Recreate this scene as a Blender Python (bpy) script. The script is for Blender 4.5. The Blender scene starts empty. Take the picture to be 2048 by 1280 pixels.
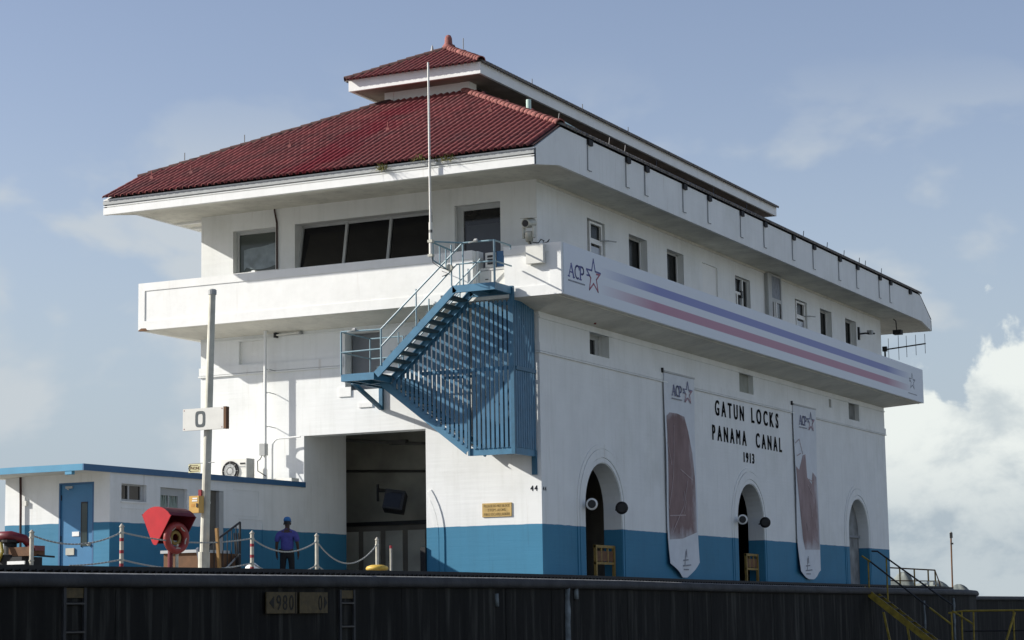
import bpy, bmesh, math, random
from mathutils import Vector, Matrix
from mathutils.geometry import tessellate_polygon
random.seed(7)
S = bpy.context.scene
COL = S.collection
R = math.radians

# ------------------------------------------------------------------ camera
cd = bpy.data.cameras.new("camera"); cam = bpy.data.objects.new("camera", cd); COL.objects.link(cam)
yaw, pitch, roll = 0.457347598, 0.139112056, -0.0155923071
f_ = Vector((-math.sin(yaw)*math.cos(pitch), math.cos(yaw)*math.cos(pitch), math.sin(pitch)))
r_ = Vector((math.cos(yaw), math.sin(yaw), 0)); u_ = r_.cross(f_)
rr = r_*math.cos(roll) + u_*math.sin(roll); uu = -r_*math.sin(roll) + u_*math.cos(roll)
M = Matrix((rr, uu, -f_)).transposed().to_4x4(); M.translation = Vector((21.9501271, -46.0658512, -0.790759832))
cam.matrix_world = M
cd.sensor_width = 36; cd.lens = 36*4250.94265/2048; cd.clip_start = .5; cd.clip_end = 9000
S.camera = cam

# ------------------------------------------------------------------ sun and sky
SUN = Vector((-1.85, -.806, 1.0)).normalized()
SUN_E = math.asin(SUN.z); SUN_AZ = math.atan2(SUN.x, SUN.y)
ld = bpy.data.lights.new("sun", 'SUN'); ld.energy = 4.5; ld.angle = R(.53); ld.color = (1, .965, .90)
lo = bpy.data.objects.new("sun", ld); COL.objects.link(lo); lo.rotation_euler = SUN.to_track_quat('Z', 'Y').to_euler()
lo.location = SUN*200
w = bpy.data.worlds.new("World"); S.world = w; w.use_nodes = True
WT = w.node_tree; WT.nodes.clear()
def wn(t, **k):
    n = WT.nodes.new(t)
    for a, b in k.items(): setattr(n, a, b)
    return n
def wmath(op, a, b=None, c=None, clamp=False):
    n = wn('ShaderNodeMath', operation=op, use_clamp=clamp)
    for i, v in enumerate((a, b, c)):
        if v is None: continue
        if isinstance(v, (int, float)): n.inputs[i].default_value = v
        else: WT.links.new(v, n.inputs[i])
    return n.outputs[0]
def wsmooth(v, a, b):
    n = wn('ShaderNodeMapRange', interpolation_type='SMOOTHSTEP'); WT.links.new(v, n.inputs[0])
    for i, q in ((1, a), (2, b)):
        if isinstance(q, (int, float)): n.inputs[i].default_value = q
        else: WT.links.new(q, n.inputs[i])
    return n.outputs[0]
sky = wn('ShaderNodeTexSky', sky_type='NISHITA', sun_disc=False, sun_elevation=SUN_E, sun_rotation=SUN_AZ % (2*math.pi),
         altitude=0, air_density=1.0, dust_density=.5, ozone_density=2.6)
geo = wn('ShaderNodeTexCoord'); sep = wn('ShaderNodeSeparateXYZ'); WT.links.new(geo.outputs['Generated'], sep.inputs[0])
AZ = wmath('ARCTAN2', sep.outputs[0], sep.outputs[1]); EL = wmath('ARCSINE', sep.outputs[2])
def wnoise(scx, scy, scale, detail, rough=.55, ox=0.0, dist=0.0):
    cmb = wn('ShaderNodeCombineXYZ')
    WT.links.new(wmath('MULTIPLY_ADD', AZ, scx, ox), cmb.inputs[0]); WT.links.new(wmath('MULTIPLY', EL, scy), cmb.inputs[1])
    n = wn('ShaderNodeTexNoise'); n.inputs['Scale'].default_value = scale; n.inputs['Detail'].default_value = detail
    n.inputs['Roughness'].default_value = rough; n.inputs['Distortion'].default_value = dist
    WT.links.new(cmb.outputs[0], n.inputs['Vector']); return n.outputs['Fac']
# cumulus bank standing on the horizon (higher towards the right of the view, again elsewhere round the sky)
bulge = wnoise(1, 1.1, 21, 7, .56, 5.19, .25)
bankw = wmath('COSINE', wmath('MULTIPLY', wmath('SUBTRACT', AZ, -.155), 3.0))
top = wmath('MULTIPLY_ADD', bankw, .21, -.080)
hgt = wmath('SUBTRACT', wmath('MULTIPLY_ADD', wmath('SUBTRACT', bulge, .5), .20, top), EL)
cum = wsmooth(hgt, .0, .014)
shade = wnoise(1, 1.5, 13, 6, .6, 8.0, .2)
lowshade = wmath('MULTIPLY', wsmooth(EL, .085, .02), .75)
cshade = wmath('ADD', wmath('MULTIPLY', wsmooth(shade, .45, .66), .65), lowshade, clamp=True)
ccol = wn('ShaderNodeMix', data_type='RGBA'); WT.links.new(cshade, ccol.inputs[0])
ccol.inputs[6].default_value = (6.3, 6.6, 6.35, 1); ccol.inputs[7].default_value = (3.1, 3.65, 4.05, 1)
# thin wisps at middle height
wis = wnoise(1, 1.55, 9.5, 5, .5, 2.46, .15)
wband = wmath('MULTIPLY', wsmooth(EL, .0, .04), wsmooth(EL, .27, .17))
wmask = wmath('MULTIPLY', wmath('MULTIPLY', wsmooth(wis, .50, .61), wband), .80)
hz = wmath('MULTIPLY', wsmooth(EL, .26, .0), .93)
base = wn('ShaderNodeMix', data_type='RGBA'); WT.links.new(hz, base.inputs[0])
tint = wn('ShaderNodeMix', data_type='RGBA', blend_type='MULTIPLY'); tint.inputs[0].default_value = 1; tint.inputs[7].default_value = (1.34, 1.06, .97, 1)   # humid, whitish air
WT.links.new(sky.outputs[0], tint.inputs[6]); WT.links.new(tint.outputs[2], base.inputs[6])
base.inputs[7].default_value = (2.72, 3.42, 4.15, 1)
m1 = wn('ShaderNodeMix', data_type='RGBA'); WT.links.new(wmask, m1.inputs[0]); WT.links.new(base.outputs[2], m1.inputs[6])
m1.inputs[7].default_value = (4.25, 4.6, 4.85, 1)
m2 = wn('ShaderNodeMix', data_type='RGBA'); WT.links.new(wmath('MULTIPLY', cum, .93), m2.inputs[0]); WT.links.new(m1.outputs[2], m2.inputs[6]); WT.links.new(ccol.outputs[2], m2.inputs[7])
bg = wn('ShaderNodeBackground'); bg.inputs[1].default_value = .095; WT.links.new(m2.outputs[2], bg.inputs[0])
wo = wn('ShaderNodeOutputWorld'); WT.links.new(bg.outputs[0], wo.inputs[0])
S.view_settings.view_transform = 'Standard'; S.view_settings.look = 'None'; S.view_settings.gamma = 1
S.view_settings.use_curve_mapping = False; S.view_settings.exposure = .55
S.render.engine = 'CYCLES'

# ------------------------------------------------------------------ materials
def mat(name, c, rough=.7, var=.12, scale=2.0, metal=0., bump=0., bscale=30., spec=.5, streak=0., streak_c=(.1, .1, .09), dado=None, stretch=None, bstretch=None, rust=0.):
    m = bpy.data.materials.new(name); m.use_nodes = True; nt = m.node_tree; N = nt.nodes; L = nt.links
    b = N['Principled BSDF']; b.inputs['Roughness'].default_value = rough; b.inputs['Metallic'].default_value = metal
    b.inputs['Specular IOR Level'].default_value = spec
    tc = N.new('ShaderNodeTexCoord')
    n = N.new('ShaderNodeTexNoise'); n.inputs['Scale'].default_value = scale; n.inputs['Detail'].default_value = 6
    if stretch:
        mp = N.new('ShaderNodeMapping'); mp.inputs['Scale'].default_value = stretch; L.new(tc.outputs['Object'], mp.inputs[0]); L.new(mp.outputs[0], n.inputs['Vector'])
    else: L.new(tc.outputs['Object'], n.inputs['Vector'])
    def mix(fac, a, bb):
        q = N.new('ShaderNodeMix'); q.data_type = 'RGBA'
        for i, v in ((0, fac), (6, a), (7, bb)):
            if isinstance(v, (int, float)): q.inputs[i].default_value = v
            elif isinstance(v, tuple): q.inputs[i].default_value = (*v, 1)
            else: L.new(v, q.inputs[i])
        return q.outputs[2]
    def rng(v, a, b2, lo=0., hi=1.):
        q = N.new('ShaderNodeMapRange'); L.new(v, q.inputs[0]); q.inputs[1].default_value = a; q.inputs[2].default_value = b2
        q.inputs[3].default_value = lo; q.inputs[4].default_value = hi; return q.outputs[0]
    base_c = c
    if dado:
        sx = N.new('ShaderNodeSeparateXYZ'); L.new(tc.outputs['Object'], sx.inputs[0])
        nw = N.new('ShaderNodeTexNoise'); nw.inputs['Scale'].default_value = 2.5; nw.inputs['Detail'].default_value = 5; L.new(tc.outputs['Object'], nw.inputs['Vector'])
        wz = N.new('ShaderNodeMath'); wz.operation = 'MULTIPLY_ADD'; L.new(nw.outputs['Fac'], wz.inputs[0]); wz.inputs[1].default_value = .035; L.new(sx.outputs[2], wz.inputs[2])
        base_c = mix(rng(wz.outputs[0], dado[1]+.012, dado[1]+.022), dado[0], c)
    dk = N.new('ShaderNodeMix'); dk.data_type = 'RGBA'; dk.blend_type = 'MULTIPLY'; dk.inputs[0].default_value = 1
    g = rng(n.outputs['Fac'], .3, .7, 1-var, 1+var*.3)
    cmb = N.new('ShaderNodeCombineColor'); [L.new(g, cmb.inputs[i]) for i in range(3)]
    if isinstance(base_c, tuple): dk.inputs[6].default_value = (*base_c, 1)
    else: L.new(base_c, dk.inputs[6])
    L.new(cmb.outputs[0], dk.inputs[7]); out = dk.outputs[2]
    if streak:
        mp = N.new('ShaderNodeMapping'); mp.inputs['Scale'].default_value = (3.2, 3.2, .22); L.new(tc.outputs['Object'], mp.inputs[0])
        s = N.new('ShaderNodeTexNoise'); s.inputs['Scale'].default_value = 1.6; s.inputs['Detail'].default_value = 7; s.inputs['Roughness'].default_value = .62
        L.new(mp.outputs[0], s.inputs['Vector'])
        if dado:
            mm_ = N.new('ShaderNodeMix'); mm_.data_type = 'RGBA'; mm_.blend_type = 'MULTIPLY'; L.new(rng(s.outputs['Fac'], .5, .78, 0, streak), mm_.inputs[0]); L.new(out, mm_.inputs[6]); mm_.inputs[7].default_value = (*streak_c, 1); out = mm_.outputs[2]
        else: out = mix(rng(s.outputs['Fac'], .5, .78, 0, streak), out, streak_c)
    if rust:
        mp = N.new('ShaderNodeMapping'); mp.inputs['Scale'].default_value = (7, 7, .45); L.new(tc.outputs['Object'], mp.inputs[0])
        s = N.new('ShaderNodeTexNoise'); s.inputs['Scale'].default_value = 1.0; s.inputs['Detail'].default_value = 8; s.inputs['Roughness'].default_value = .6; L.new(mp.outputs[0], s.inputs['Vector'])
        mm_ = N.new('ShaderNodeMix'); mm_.data_type = 'RGBA'; mm_.blend_type = 'MULTIPLY'; L.new(rng(s.outputs['Fac'], .62, .76, 0, rust), mm_.inputs[0]); L.new(out, mm_.inputs[6]); mm_.inputs[7].default_value = (.52, .45, .35, 1); out = mm_.outputs[2]
        s2 = N.new('ShaderNodeTexNoise'); s2.inputs['Scale'].default_value = .45; s2.inputs['Detail'].default_value = 9; s2.inputs['Roughness'].default_value = .68; L.new(tc.outputs['Object'], s2.inputs['Vector'])
        mm_ = N.new('ShaderNodeMix'); mm_.data_type = 'RGBA'; mm_.blend_type = 'MULTIPLY'; L.new(rng(s2.outputs['Fac'], .5, .72, 0, rust*1.6), mm_.inputs[0]); L.new(out, mm_.inputs[6]); mm_.inputs[7].default_value = (.80, .80, .76, 1); out = mm_.outputs[2]
    L.new(out, b.inputs['Base Color'])
    if bump:
        nb = N.new('ShaderNodeTexNoise'); nb.inputs['Scale'].default_value = bscale; nb.inputs['Detail'].default_value = 4; 
        if bstretch:
            mb2 = N.new('ShaderNodeMapping'); mb2.inputs['Scale'].default_value = bstretch; L.new(tc.outputs['Object'], mb2.inputs[0]); L.new(mb2.outputs[0], nb.inputs['Vector'])
        else: L.new(tc.outputs['Object'], nb.inputs['Vector'])
        bp = N.new('ShaderNodeBump'); bp.inputs['Strength'].default_value = bump; bp.inputs['Distance'].default_value = .02
        L.new(nb.outputs['Fac'], bp.inputs['Height']); L.new(bp.outputs[0], b.inputs['Normal'])
    m.diffuse_color = (*c, 1)
    return m
BLUEP = (.034, .195, .325)
m_wall = mat('painted_concrete', (.80, .81, .79), .75, .06, 1.2, bump=.22, bscale=1, bstretch=(.7, .7, 12), rust=.35, streak=.22, streak_c=(.62, .63, .58), dado=(BLUEP, 1.43))
m_white = mat('white_paint', (.82, .82, .79), .65, .05, 3, bump=.15, bscale=8, streak=.12, streak_c=(.55, .55, .50), rust=.22)
m_soffit = mat('soffit_plaster', (.74, .72, .64), .85, .16, 1.3, streak=.4, streak_c=(.42, .42, .37))
m_eave = mat('eave_boards', (.74, .72, .63), .85, .22, 1.1, streak=.5, streak_c=(.34, .34, .29))
m_groove = mat('grey_joint', (.25, .26, .27), .9)  # plain grey for panel joints, ledge and drain pipes
m_steel = mat('blue_steel_paint', (.052, .185, .30), .5, .18, 5, streak=.25, streak_c=(.03, .11, .18))
m_slat = mat('blue_slat_paint', (.028, .125, .21), .5, .2, 6)
m_rail = mat('pale_blue_rail_paint', (.21, .33, .38), .45, .15, 6)
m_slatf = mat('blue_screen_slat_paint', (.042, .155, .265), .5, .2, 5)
m_slatd = mat('shaded_slat_paint', (.012, .055, .10), .6, .2, 6)  # inner slats: shade inside the cage painted in as a darker blue
m_tread = mat('stair_tread_plate', (.05, .085, .10), .6, .25, 5)
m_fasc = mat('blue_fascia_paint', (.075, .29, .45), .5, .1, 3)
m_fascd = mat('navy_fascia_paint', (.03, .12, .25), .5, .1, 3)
m_door = mat('blue_door_paint', (.045, .19, .36), .45, .08, 4)
def tile_paint():
    nt = m_tile.node_tree; N = nt.nodes; L = nt.links; b = N['Principled BSDF']; src = b.inputs['Base Color'].links[0].from_socket
    g = N.new('ShaderNodeNewGeometry'); n = N.new('ShaderNodeTexNoise'); n.inputs['Scale'].default_value = 1.6; n.inputs['Detail'].default_value = 5; L.new(g.outputs['Position'], n.inputs['Vector'])
    sx = N.new('ShaderNodeSeparateXYZ'); L.new(g.outputs['Position'], sx.inputs[0])
    def mth(op, a, c):
        q = N.new('ShaderNodeMath'); q.operation = op
        for i, v in enumerate((a, c)):
            if isinstance(v, (int, float)): q.inputs[i].default_value = v
            else: L.new(v, q.inputs[i])
        return q.outputs[0]
    d = mth('ABSOLUTE', mth('ADD', sx.outputs[0], 5.0), 0); d = mth('SUBTRACT', 1.0, mth('DIVIDE', d, 1.0)); d = mth('ADD', d, mth('MULTIPLY', mth('SUBTRACT', n.outputs['Fac'], .5), 2.6))
    r = N.new('ShaderNodeMapRange'); L.new(d, r.inputs[0]); r.inputs[1].default_value = .15; r.inputs[2].default_value = .75; r.inputs[4].default_value = .8
    up_ = N.new('ShaderNodeMapRange'); L.new(sx.outputs[2], up_.inputs[0]); up_.inputs[1].default_value = 13.2; up_.inputs[2].default_value = 12.9
    m = N.new('ShaderNodeMix'); m.data_type = 'RGBA'; L.new(mth('MULTIPLY', r.outputs[0], up_.outputs[0]), m.inputs[0]); L.new(src, m.inputs[6]); m.inputs[7].default_value = (.20, .008, .018, 1)
    n2 = N.new('ShaderNodeTexNoise'); n2.inputs['Scale'].default_value = .9; n2.inputs['Detail'].default_value = 8; n2.inputs['Roughness'].default_value = .7; L.new(g.outputs['Position'], n2.inputs['Vector'])
    r2 = N.new('ShaderNodeMapRange'); L.new(n2.outputs['Fac'], r2.inputs[0]); r2.inputs[1].default_value = .48; r2.inputs[2].default_value = .70; r2.inputs[4].default_value = .55
    m2 = N.new('ShaderNodeMix'); m2.data_type = 'RGBA'; L.new(r2.outputs[0], m2.inputs[0]); L.new(m.outputs[2], m2.inputs[6]); m2.inputs[7].default_value = (.11, .055, .05, 1); L.new(m2.outputs[2], b.inputs['Base Color'])
m_pan = mat('tile_bed', (.035, .010, .010), .95)
m_tile = mat('red_clay_tile', (.25, .060, .055), .8, .5, 2.2, bump=.2, bscale=40)
tile_paint()
m_ridge = mat('pink_ridge_tile', (.33, .115, .095), .85, .6, 9, bump=.3)
m_ridged = mat('mossy_ridge_tile', (.07, .028, .025), .9, .5, 7, bump=.3)
m_glass = mat('dark_glass', (.010, .010, .011), .06, .05, spec=.35)
m_glassd = mat('unlit_window_glass', (.010, .011, .011), .15, .05, spec=.10)
m_glassg = mat('green_grey_glass', (.045, .06, .055), .08, .2, 2, spec=.5)
m_pane = mat('pale_pane', (.34, .36, .40), .2, .15, 3)
m_film = mat('reflective_film', (.22, .27, .29), .3, .5, 3.2)
m_frame = mat('window_frame_paint', (.45, .46, .45), .6)
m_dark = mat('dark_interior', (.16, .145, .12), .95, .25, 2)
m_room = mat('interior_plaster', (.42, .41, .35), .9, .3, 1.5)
m_black = mat('black_metal', (.012, .012, .013), .5, .2, 8)
m_pipe = mat('dusty_dark_pipe', (.07, .068, .06), .8, .3, 5)
m_fadb = mat('faded_black_numerals', (.022, .020, .015), .9, .5, 14)
m_letter = mat('black_lettering', (.005, .005, .006), .9, spec=.05)
m_galv = mat('galvanised_pole', (.52, .51, .43), .5, .25, 5, metal=.25, streak=.35, streak_c=(.30, .26, .2))
m_grey = mat('grey_equipment', (.38, .39, .38), .6, .15, 6)
m_cream = mat('cream_equipment', (.72, .71, .65), .55, .08, 5)
m_red = mat('red_fibreglass', (.55, .022, .028), .35, .12, 5)
m_redd = mat('dark_red_paint_and_shade', (.15, .010, .016), .45, .3, 6)
m_buoy = mat('orange_red_buoy', (.30, .035, .028), .5, .3, 9)
m_yel = mat('yellow_box', (.62, .36, .075), .5, .15, 6)
m_yeld = mat('chipped_yellow_paint', (.30, .22, .02), .6, .5, 7, bump=.2)
m_och = mat('ochre_sign', (.52, .35, .11), .6, .2, 8)
m_och2 = mat('dirty_ochre_sign', (.085, .060, .020), .75, .35, 12)
m_rope = mat('galvanised_chain', (.34, .35, .33), .6, .2, 30)
m_post = mat('white_post_paint', (.50, .475, .39), .6, .3, 8)
m_rust = mat('rust_red_band', (.33, .035, .045), .8, .4, 10)
m_brown = mat('brown_timber', (.16, .075, .03), .8, .35, 6)
m_deck = mat('quay_concrete', (.26, .25, .225), .9, .3, .6, bump=.3, bscale=9)
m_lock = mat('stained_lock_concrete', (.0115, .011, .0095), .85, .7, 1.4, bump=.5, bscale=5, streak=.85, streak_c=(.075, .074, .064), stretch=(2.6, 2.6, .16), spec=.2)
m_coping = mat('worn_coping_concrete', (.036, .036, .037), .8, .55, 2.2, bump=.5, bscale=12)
m_edge = mat('scuffed_skylit_coping_edge', (.24, .24, .23), .8, .5, 5, bump=.3)  # scuffed concrete, with the lip's sky highlight painted into its pale tone
m_track = mat('oily_track_steel', (.010, .010, .011), .75, .5, 6)
m_pale = mat('mineral_crust', (.20, .23, .24), .9, .5, 6)
m_water = mat('lock_water', (.05, .065, .05), .12, .1, bump=.2, bscale=2)
m_hill = mat('distant_scrub', (.20, .22, .20), .95, .45, .9, bump=.6, bscale=2)
m_rusty = mat('rusty_dark_pipe', (.045, .016, .014), .7, .3, 6)
m_skin = mat('brown_skin', (.07, .035, .022), .6)
m_shirt = mat('blue_work_shirt', (.085, .085, .33), .85, .25, 9)
m_trou = mat('dark_trousers', (.015, .014, .014), .85, .2, 9)
m_cap = mat('blue_cap', (.04, .18, .42), .8)
m_grass = mat('dry_grass', (.16, .15, .035), .9, .5, 20)
m_print = mat('banner_cloth', (.64, .67, .70), .6, .08, 3)
m_navy = mat('navy_print', (.07, .08, .26), .6)
m_maroon = mat('maroon_print', (.36, .10, .15), .6)
m_fadn = mat('faded_navy_print', (.17, .18, .30), .7)
m_fadm = mat('faded_maroon_print', (.38, .22, .26), .7)
m_ink = mat('grey_print', (.24, .26, .30), .6, .3, 9)
m_conc = mat('grey_render', (.27, .28, .275), .9, .6, 1.8, streak=.6, streak_c=(.16, .16, .15))
m_phone = mat('pale_yellow_sign', (.66, .63, .36), .6)
m_green = mat('pale_green_pipe', (.52, .66, .58), .5)

# banner print: two stripes that fade in and out along the board
def stripe_mat():
    m = bpy.data.materials.new('striped_banner_vinyl'); m.use_nodes = True; nt = m.node_tree; N = nt.nodes; L = nt.links
    b = N['Principled BSDF']; b.inputs['Roughness'].default_value = .5
    tc = N.new('ShaderNodeTexCoord'); sx = N.new('ShaderNodeSeparateXYZ'); L.new(tc.outputs['Object'], sx.inputs[0])
    def mr(v, a, c, smooth=False):
        q = N.new('ShaderNodeMapRange'); q.inputs[1].default_value = a; q.inputs[2].default_value = c; L.new(v, q.inputs[0]); return q.outputs[0]
    def mul(a, c):
        q = N.new('ShaderNodeMath'); q.operation = 'MULTIPLY'; L.new(a, q.inputs[0]); L.new(c, q.inputs[1]); return q.outputs[0]
    y, z = sx.outputs[1], sx.outputs[2]
    fade = mul(mr(y, 1.0, 4.6), mr(y, 28.6, 25.6))
    def band(a, c): return mul(mul(mr(z, a-.008, a+.008), mr(z, c+.008, c-.008)), fade)
    def mix(f, a, c):
        q = N.new('ShaderNodeMix'); q.data_type = 'RGBA'; L.new(f, q.inputs[0])
        if isinstance(a, tuple): q.inputs[6].default_value = (*a, 1)
        else: L.new(a, q.inputs[6])
        q.inputs[7].default_value = (*c, 1); return q.outputs[2]
    o = mix(band(7.475, 7.695), (.66, .70, .75), (.17, .20, .46)); o = mix(band(7.03, 7.27), o, (.42, .19, .27))
    L.new(o, b.inputs['Base Color']); return m
m_stripe = stripe_mat()
def photo_print_mat(name, y0, y1, z0, z1, seed, c1=(.20, .085, .075), c2=(.33, .24, .25)):
    # faded sepia photograph printed on cloth
    m = bpy.data.materials.new(name); m.use_nodes = True; nt = m.node_tree; N = nt.nodes; L = nt.links
    b = N['Principled BSDF']; b.inputs['Roughness'].default_value = .6
    tc = N.new('ShaderNodeTexCoord')
    n = N.new('ShaderNodeTexNoise'); n.inputs['Scale'].default_value = 1.5; n.inputs['Detail'].default_value = 8; n.inputs['Roughness'].default_value = .65
    mp = N.new('ShaderNodeMapping'); mp.inputs['Location'].default_value = (seed, seed, seed); mp.inputs['Scale'].default_value = (1, 1.3, .55); L.new(tc.outputs['Object'], mp.inputs[0]); L.new(mp.outputs[0], n.inputs['Vector'])
    cr = N.new('ShaderNodeValToRGB'); cr.color_ramp.elements[0].position = .36; cr.color_ramp.elements[0].color = (*c1, 1)
    cr.color_ramp.elements[1].position = .70; cr.color_ramp.elements[1].color = (*c2, 1); L.new(n.outputs['Fac'], cr.inputs[0])
    sx = N.new('ShaderNodeSeparateXYZ'); L.new(tc.outputs['Object'], sx.inputs[0])
    def mth(op, a, c):
        q = N.new('ShaderNodeMath'); q.operation = op
        for i, v in enumerate((a, c)):
            if isinstance(v, (int, float)): q.inputs[i].default_value = v
            else: L.new(v, q.inputs[i])
        return q.outputs[0]
    def edge(sock, a, c):
        q = N.new('ShaderNodeMapRange'); L.new(sock, q.inputs[0]); q.inputs[1].default_value = a; q.inputs[2].default_value = c; return q.outputs[0]
    e = mth('MAXIMUM', edge(sx.outputs[2], 1.9, 1.2), mth('MULTIPLY', edge(sx.outputs[1], y0+1.3, y0+2.2), .8)); e = mth('MAXIMUM', e, edge(sx.outputs[2], 4.3 if c1[1] < .1 else 3.3, 4.9))
    e = mth('ADD', e, mth('MULTIPLY', mth('SUBTRACT', n.outputs['Fac'], .5), 1.5)); e = edge(e, .45, .95)
    mx = N.new('ShaderNodeMix'); mx.data_type = 'RGBA'; L.new(mth('MULTIPLY', e, .68), mx.inputs[0]); L.new(cr.outputs[0], mx.inputs[6]); mx.inputs[7].default_value = (.52, .53, .56, 1); L.new(mx.outputs[2], b.inputs['Base Color'])
    return m

# ------------------------------------------------------------------ builders
class MB:
    def __init__(s): s.v = []; s.f = []; s.mi = []; s.cur = 0
    def add(s, vs, fs):
        o = len(s.v); s.v += [tuple(p) for p in vs]; s.f += [tuple(i+o for i in q) for q in fs]; s.mi += [s.cur]*len(fs); return s
    def box(s, x0, x1, y0, y1, z0, z1):
        return s.add([(x0,y0,z0),(x1,y0,z0),(x1,y1,z0),(x0,y1,z0),(x0,y0,z1),(x1,y0,z1),(x1,y1,z1),(x0,y1,z1)],
                     [(3,2,1,0),(4,5,6,7),(0,1,5,4),(1,2,6,5),(2,3,7,6),(3,0,4,7)])
    def obox(s, c, ax, ay, az):      # box from centre and three half-vectors
        c = Vector(c); ax, ay, az = Vector(ax), Vector(ay), Vector(az)
        P = [c+ax*i+ay*j+az*k for k in (-1,1) for j in (-1,1) for i in (-1,1)]
        return s.add(P, [(0,2,3,1),(4,5,7,6),(0,1,5,4),(1,3,7,5),(3,2,6,7),(2,0,4,6)])
    def bar(s, a, b, wd, ht, up=(0,0,1)):
        a, b = Vector(a), Vector(b); d = b-a; l = d.length/2; d.normalize(); up = Vector(up)
        sd = d.cross(up)
        if sd.length < 1e-4: sd = d.cross(Vector((0,1,0)))
        sd.normalize(); u = sd.cross(d)
        return s.obox((a+b)/2, d*l, sd*wd/2, u*ht/2)
    def tube(s, pts, r, n=8, caps=True):
        pts = [Vector(p) for p in pts]; rs = r if isinstance(r, (list, tuple)) else [r]*len(pts)
        o = []; ref = None
        for i, p in enumerate(pts):
            t = (pts[min(i+1, len(pts)-1)]-pts[max(i-1, 0)]).normalized()
            a = ref if ref is not None and abs(ref.dot(t)) < .95 else (Vector((0,0,1)) if abs(t.z) < .9 else Vector((1,0,0)))
            u = (a - t*a.dot(t)).normalized(); ref = u; v = t.cross(u)
            o.append([p+(u*math.cos(k*2*math.pi/n)+v*math.sin(k*2*math.pi/n))*rs[i] for k in range(n)])
        V = [q for ring in o for q in ring]; F = []
        for i in range(len(pts)-1):
            for k in range(n): F.append((i*n+k, i*n+(k+1)%n, (i+1)*n+(k+1)%n, (i+1)*n+k))
        if caps: F.append(tuple(reversed(range(n)))); F.append(tuple(range((len(pts)-1)*n, len(pts)*n)))
        return s.add(V, F)
    def lathe(s, prof, n=16, c=(0,0,0), axis=(0,0,1)):
        ax = Vector(axis).normalized(); a = Vector((1,0,0)) if abs(ax.x) < .9 else Vector((0,1,0))
        u = (a-ax*a.dot(ax)).normalized(); v = ax.cross(u); c = Vector(c); V = []; F = []
        for r, h in prof: V += [c+ax*h+(u*math.cos(k*2*math.pi/n)+v*math.sin(k*2*math.pi/n))*r for k in range(n)]
        for i in range(len(prof)-1):
            for k in range(n): F.append((i*n+k, i*n+(k+1)%n, (i+1)*n+(k+1)%n, (i+1)*n+k))
        F.append(tuple(reversed(range(n)))); F.append(tuple(range((len(prof)-1)*n, len(prof)*n)))
        return s.add(V, F)
    def plate(s, outer, holes, fn, t0, t1):   # 2D polygon with holes extruded from depth t0 to t1; fn(u, v, t) -> xyz
        loops = [outer]+list(holes)
        tris = tessellate_polygon([[Vector((u, v, 0)) for u, v in lp] for lp in loops])
        flat = [q for lp in loops for q in lp]; n = len(flat)
        V = [fn(u, v, t0) for u, v in flat]+[fn(u, v, t1) for u, v in flat]
        F = [tuple(t) for t in tris]+[tuple(i+n for i in reversed(t)) for t in tris]
        o = 0
        for lp in loops:
            k = len(lp)
            for i in range(k): a, b = o+i, o+(i+1) % k; F.append((a, b, b+n, a+n))
            o += k
        return s.add(V, F)
    def sweep(s, prof, path):        # profile (offset sideways, z) along a list of (point, side vector, dz)
        V = []; k = len(prof)
        for p, sd, dz in path: V += [(p[0]+sd[0]*a, p[1]+sd[1]*a, h+dz) for a, h in prof]
        F = [(i*k+j, (i+1)*k+j, (i+1)*k+j+1, i*k+j+1) for i in range(len(path)-1) for j in range(k-1)]
        return s.add(V, F)
    def mesh(s, name, mats, smooth=False):
        me = bpy.data.meshes.new(name); me.from_pydata(s.v, [], s.f)
        for m in (mats if isinstance(mats, (list, tuple)) else [mats]): me.materials.append(m)
        me.polygons.foreach_set('material_index', s.mi)
        bm = bmesh.new(); bm.from_mesh(me); bmesh.ops.recalc_face_normals(bm, faces=bm.faces); bm.to_mesh(me); bm.free()
        if smooth: me.polygons.foreach_set('use_smooth', [True]*len(me.polygons))
        me.update(); return me
    def build(s, name, mats, parent=None, smooth=False, kind=None):
        return link(name, s.mesh(name, mats, smooth), parent, kind)
def link(name, me, parent=None, kind=None, mw=None):
    o = bpy.data.objects.new(name, me); COL.objects.link(o)
    if mw is not None: o.matrix_basis = mw
    if parent is not None:
        o.parent = parent; o.matrix_parent_inverse = Matrix.Translation(-WORLD[parent.name])
    WORLD[o.name] = mw.translation.copy() if mw is not None else Vector((0, 0, 0))
    if kind: o['kind'] = kind
    return o
WORLD = {}
def tag(o, label, cat, group=None):
    o['label'] = label; o['category'] = cat
    if group: o['group'] = group
    return o
def thing(name, loc, label, cat, group=None):
    o = bpy.data.objects.new(name, None); COL.objects.link(o); o.empty_display_size = .2
    o.location = loc; WORLD[o.name] = Vector(loc); return tag(o, label, cat, group)
def copy_tree(o, parent=None):
    c = o.copy(); COL.objects.link(c); WORLD[c.name] = WORLD[o.name].copy()
    if parent is not None: c.parent = parent
    for ch in list(o.children): copy_tree(ch, c)
    return c
FX = lambda x, s=1: (lambda u, v, t: (x+s*t, u, v))     # plate in the y-z plane, depth along x
FY = lambda y, s=1: (lambda u, v, t: (u, y+s*t, v))     # plate in the x-z plane, depth along y
rect = lambda a, b, c, d: [(a, c), (b, c), (b, d), (a, d)]
def arch(cy, hw, zs, z0, n=20): return [(cy-hw, z0)]+[(cy-hw*math.cos(math.pi*i/n), zs+hw*math.sin(math.pi*i/n)) for i in range(n+1)]+[(cy+hw, z0)]

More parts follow.
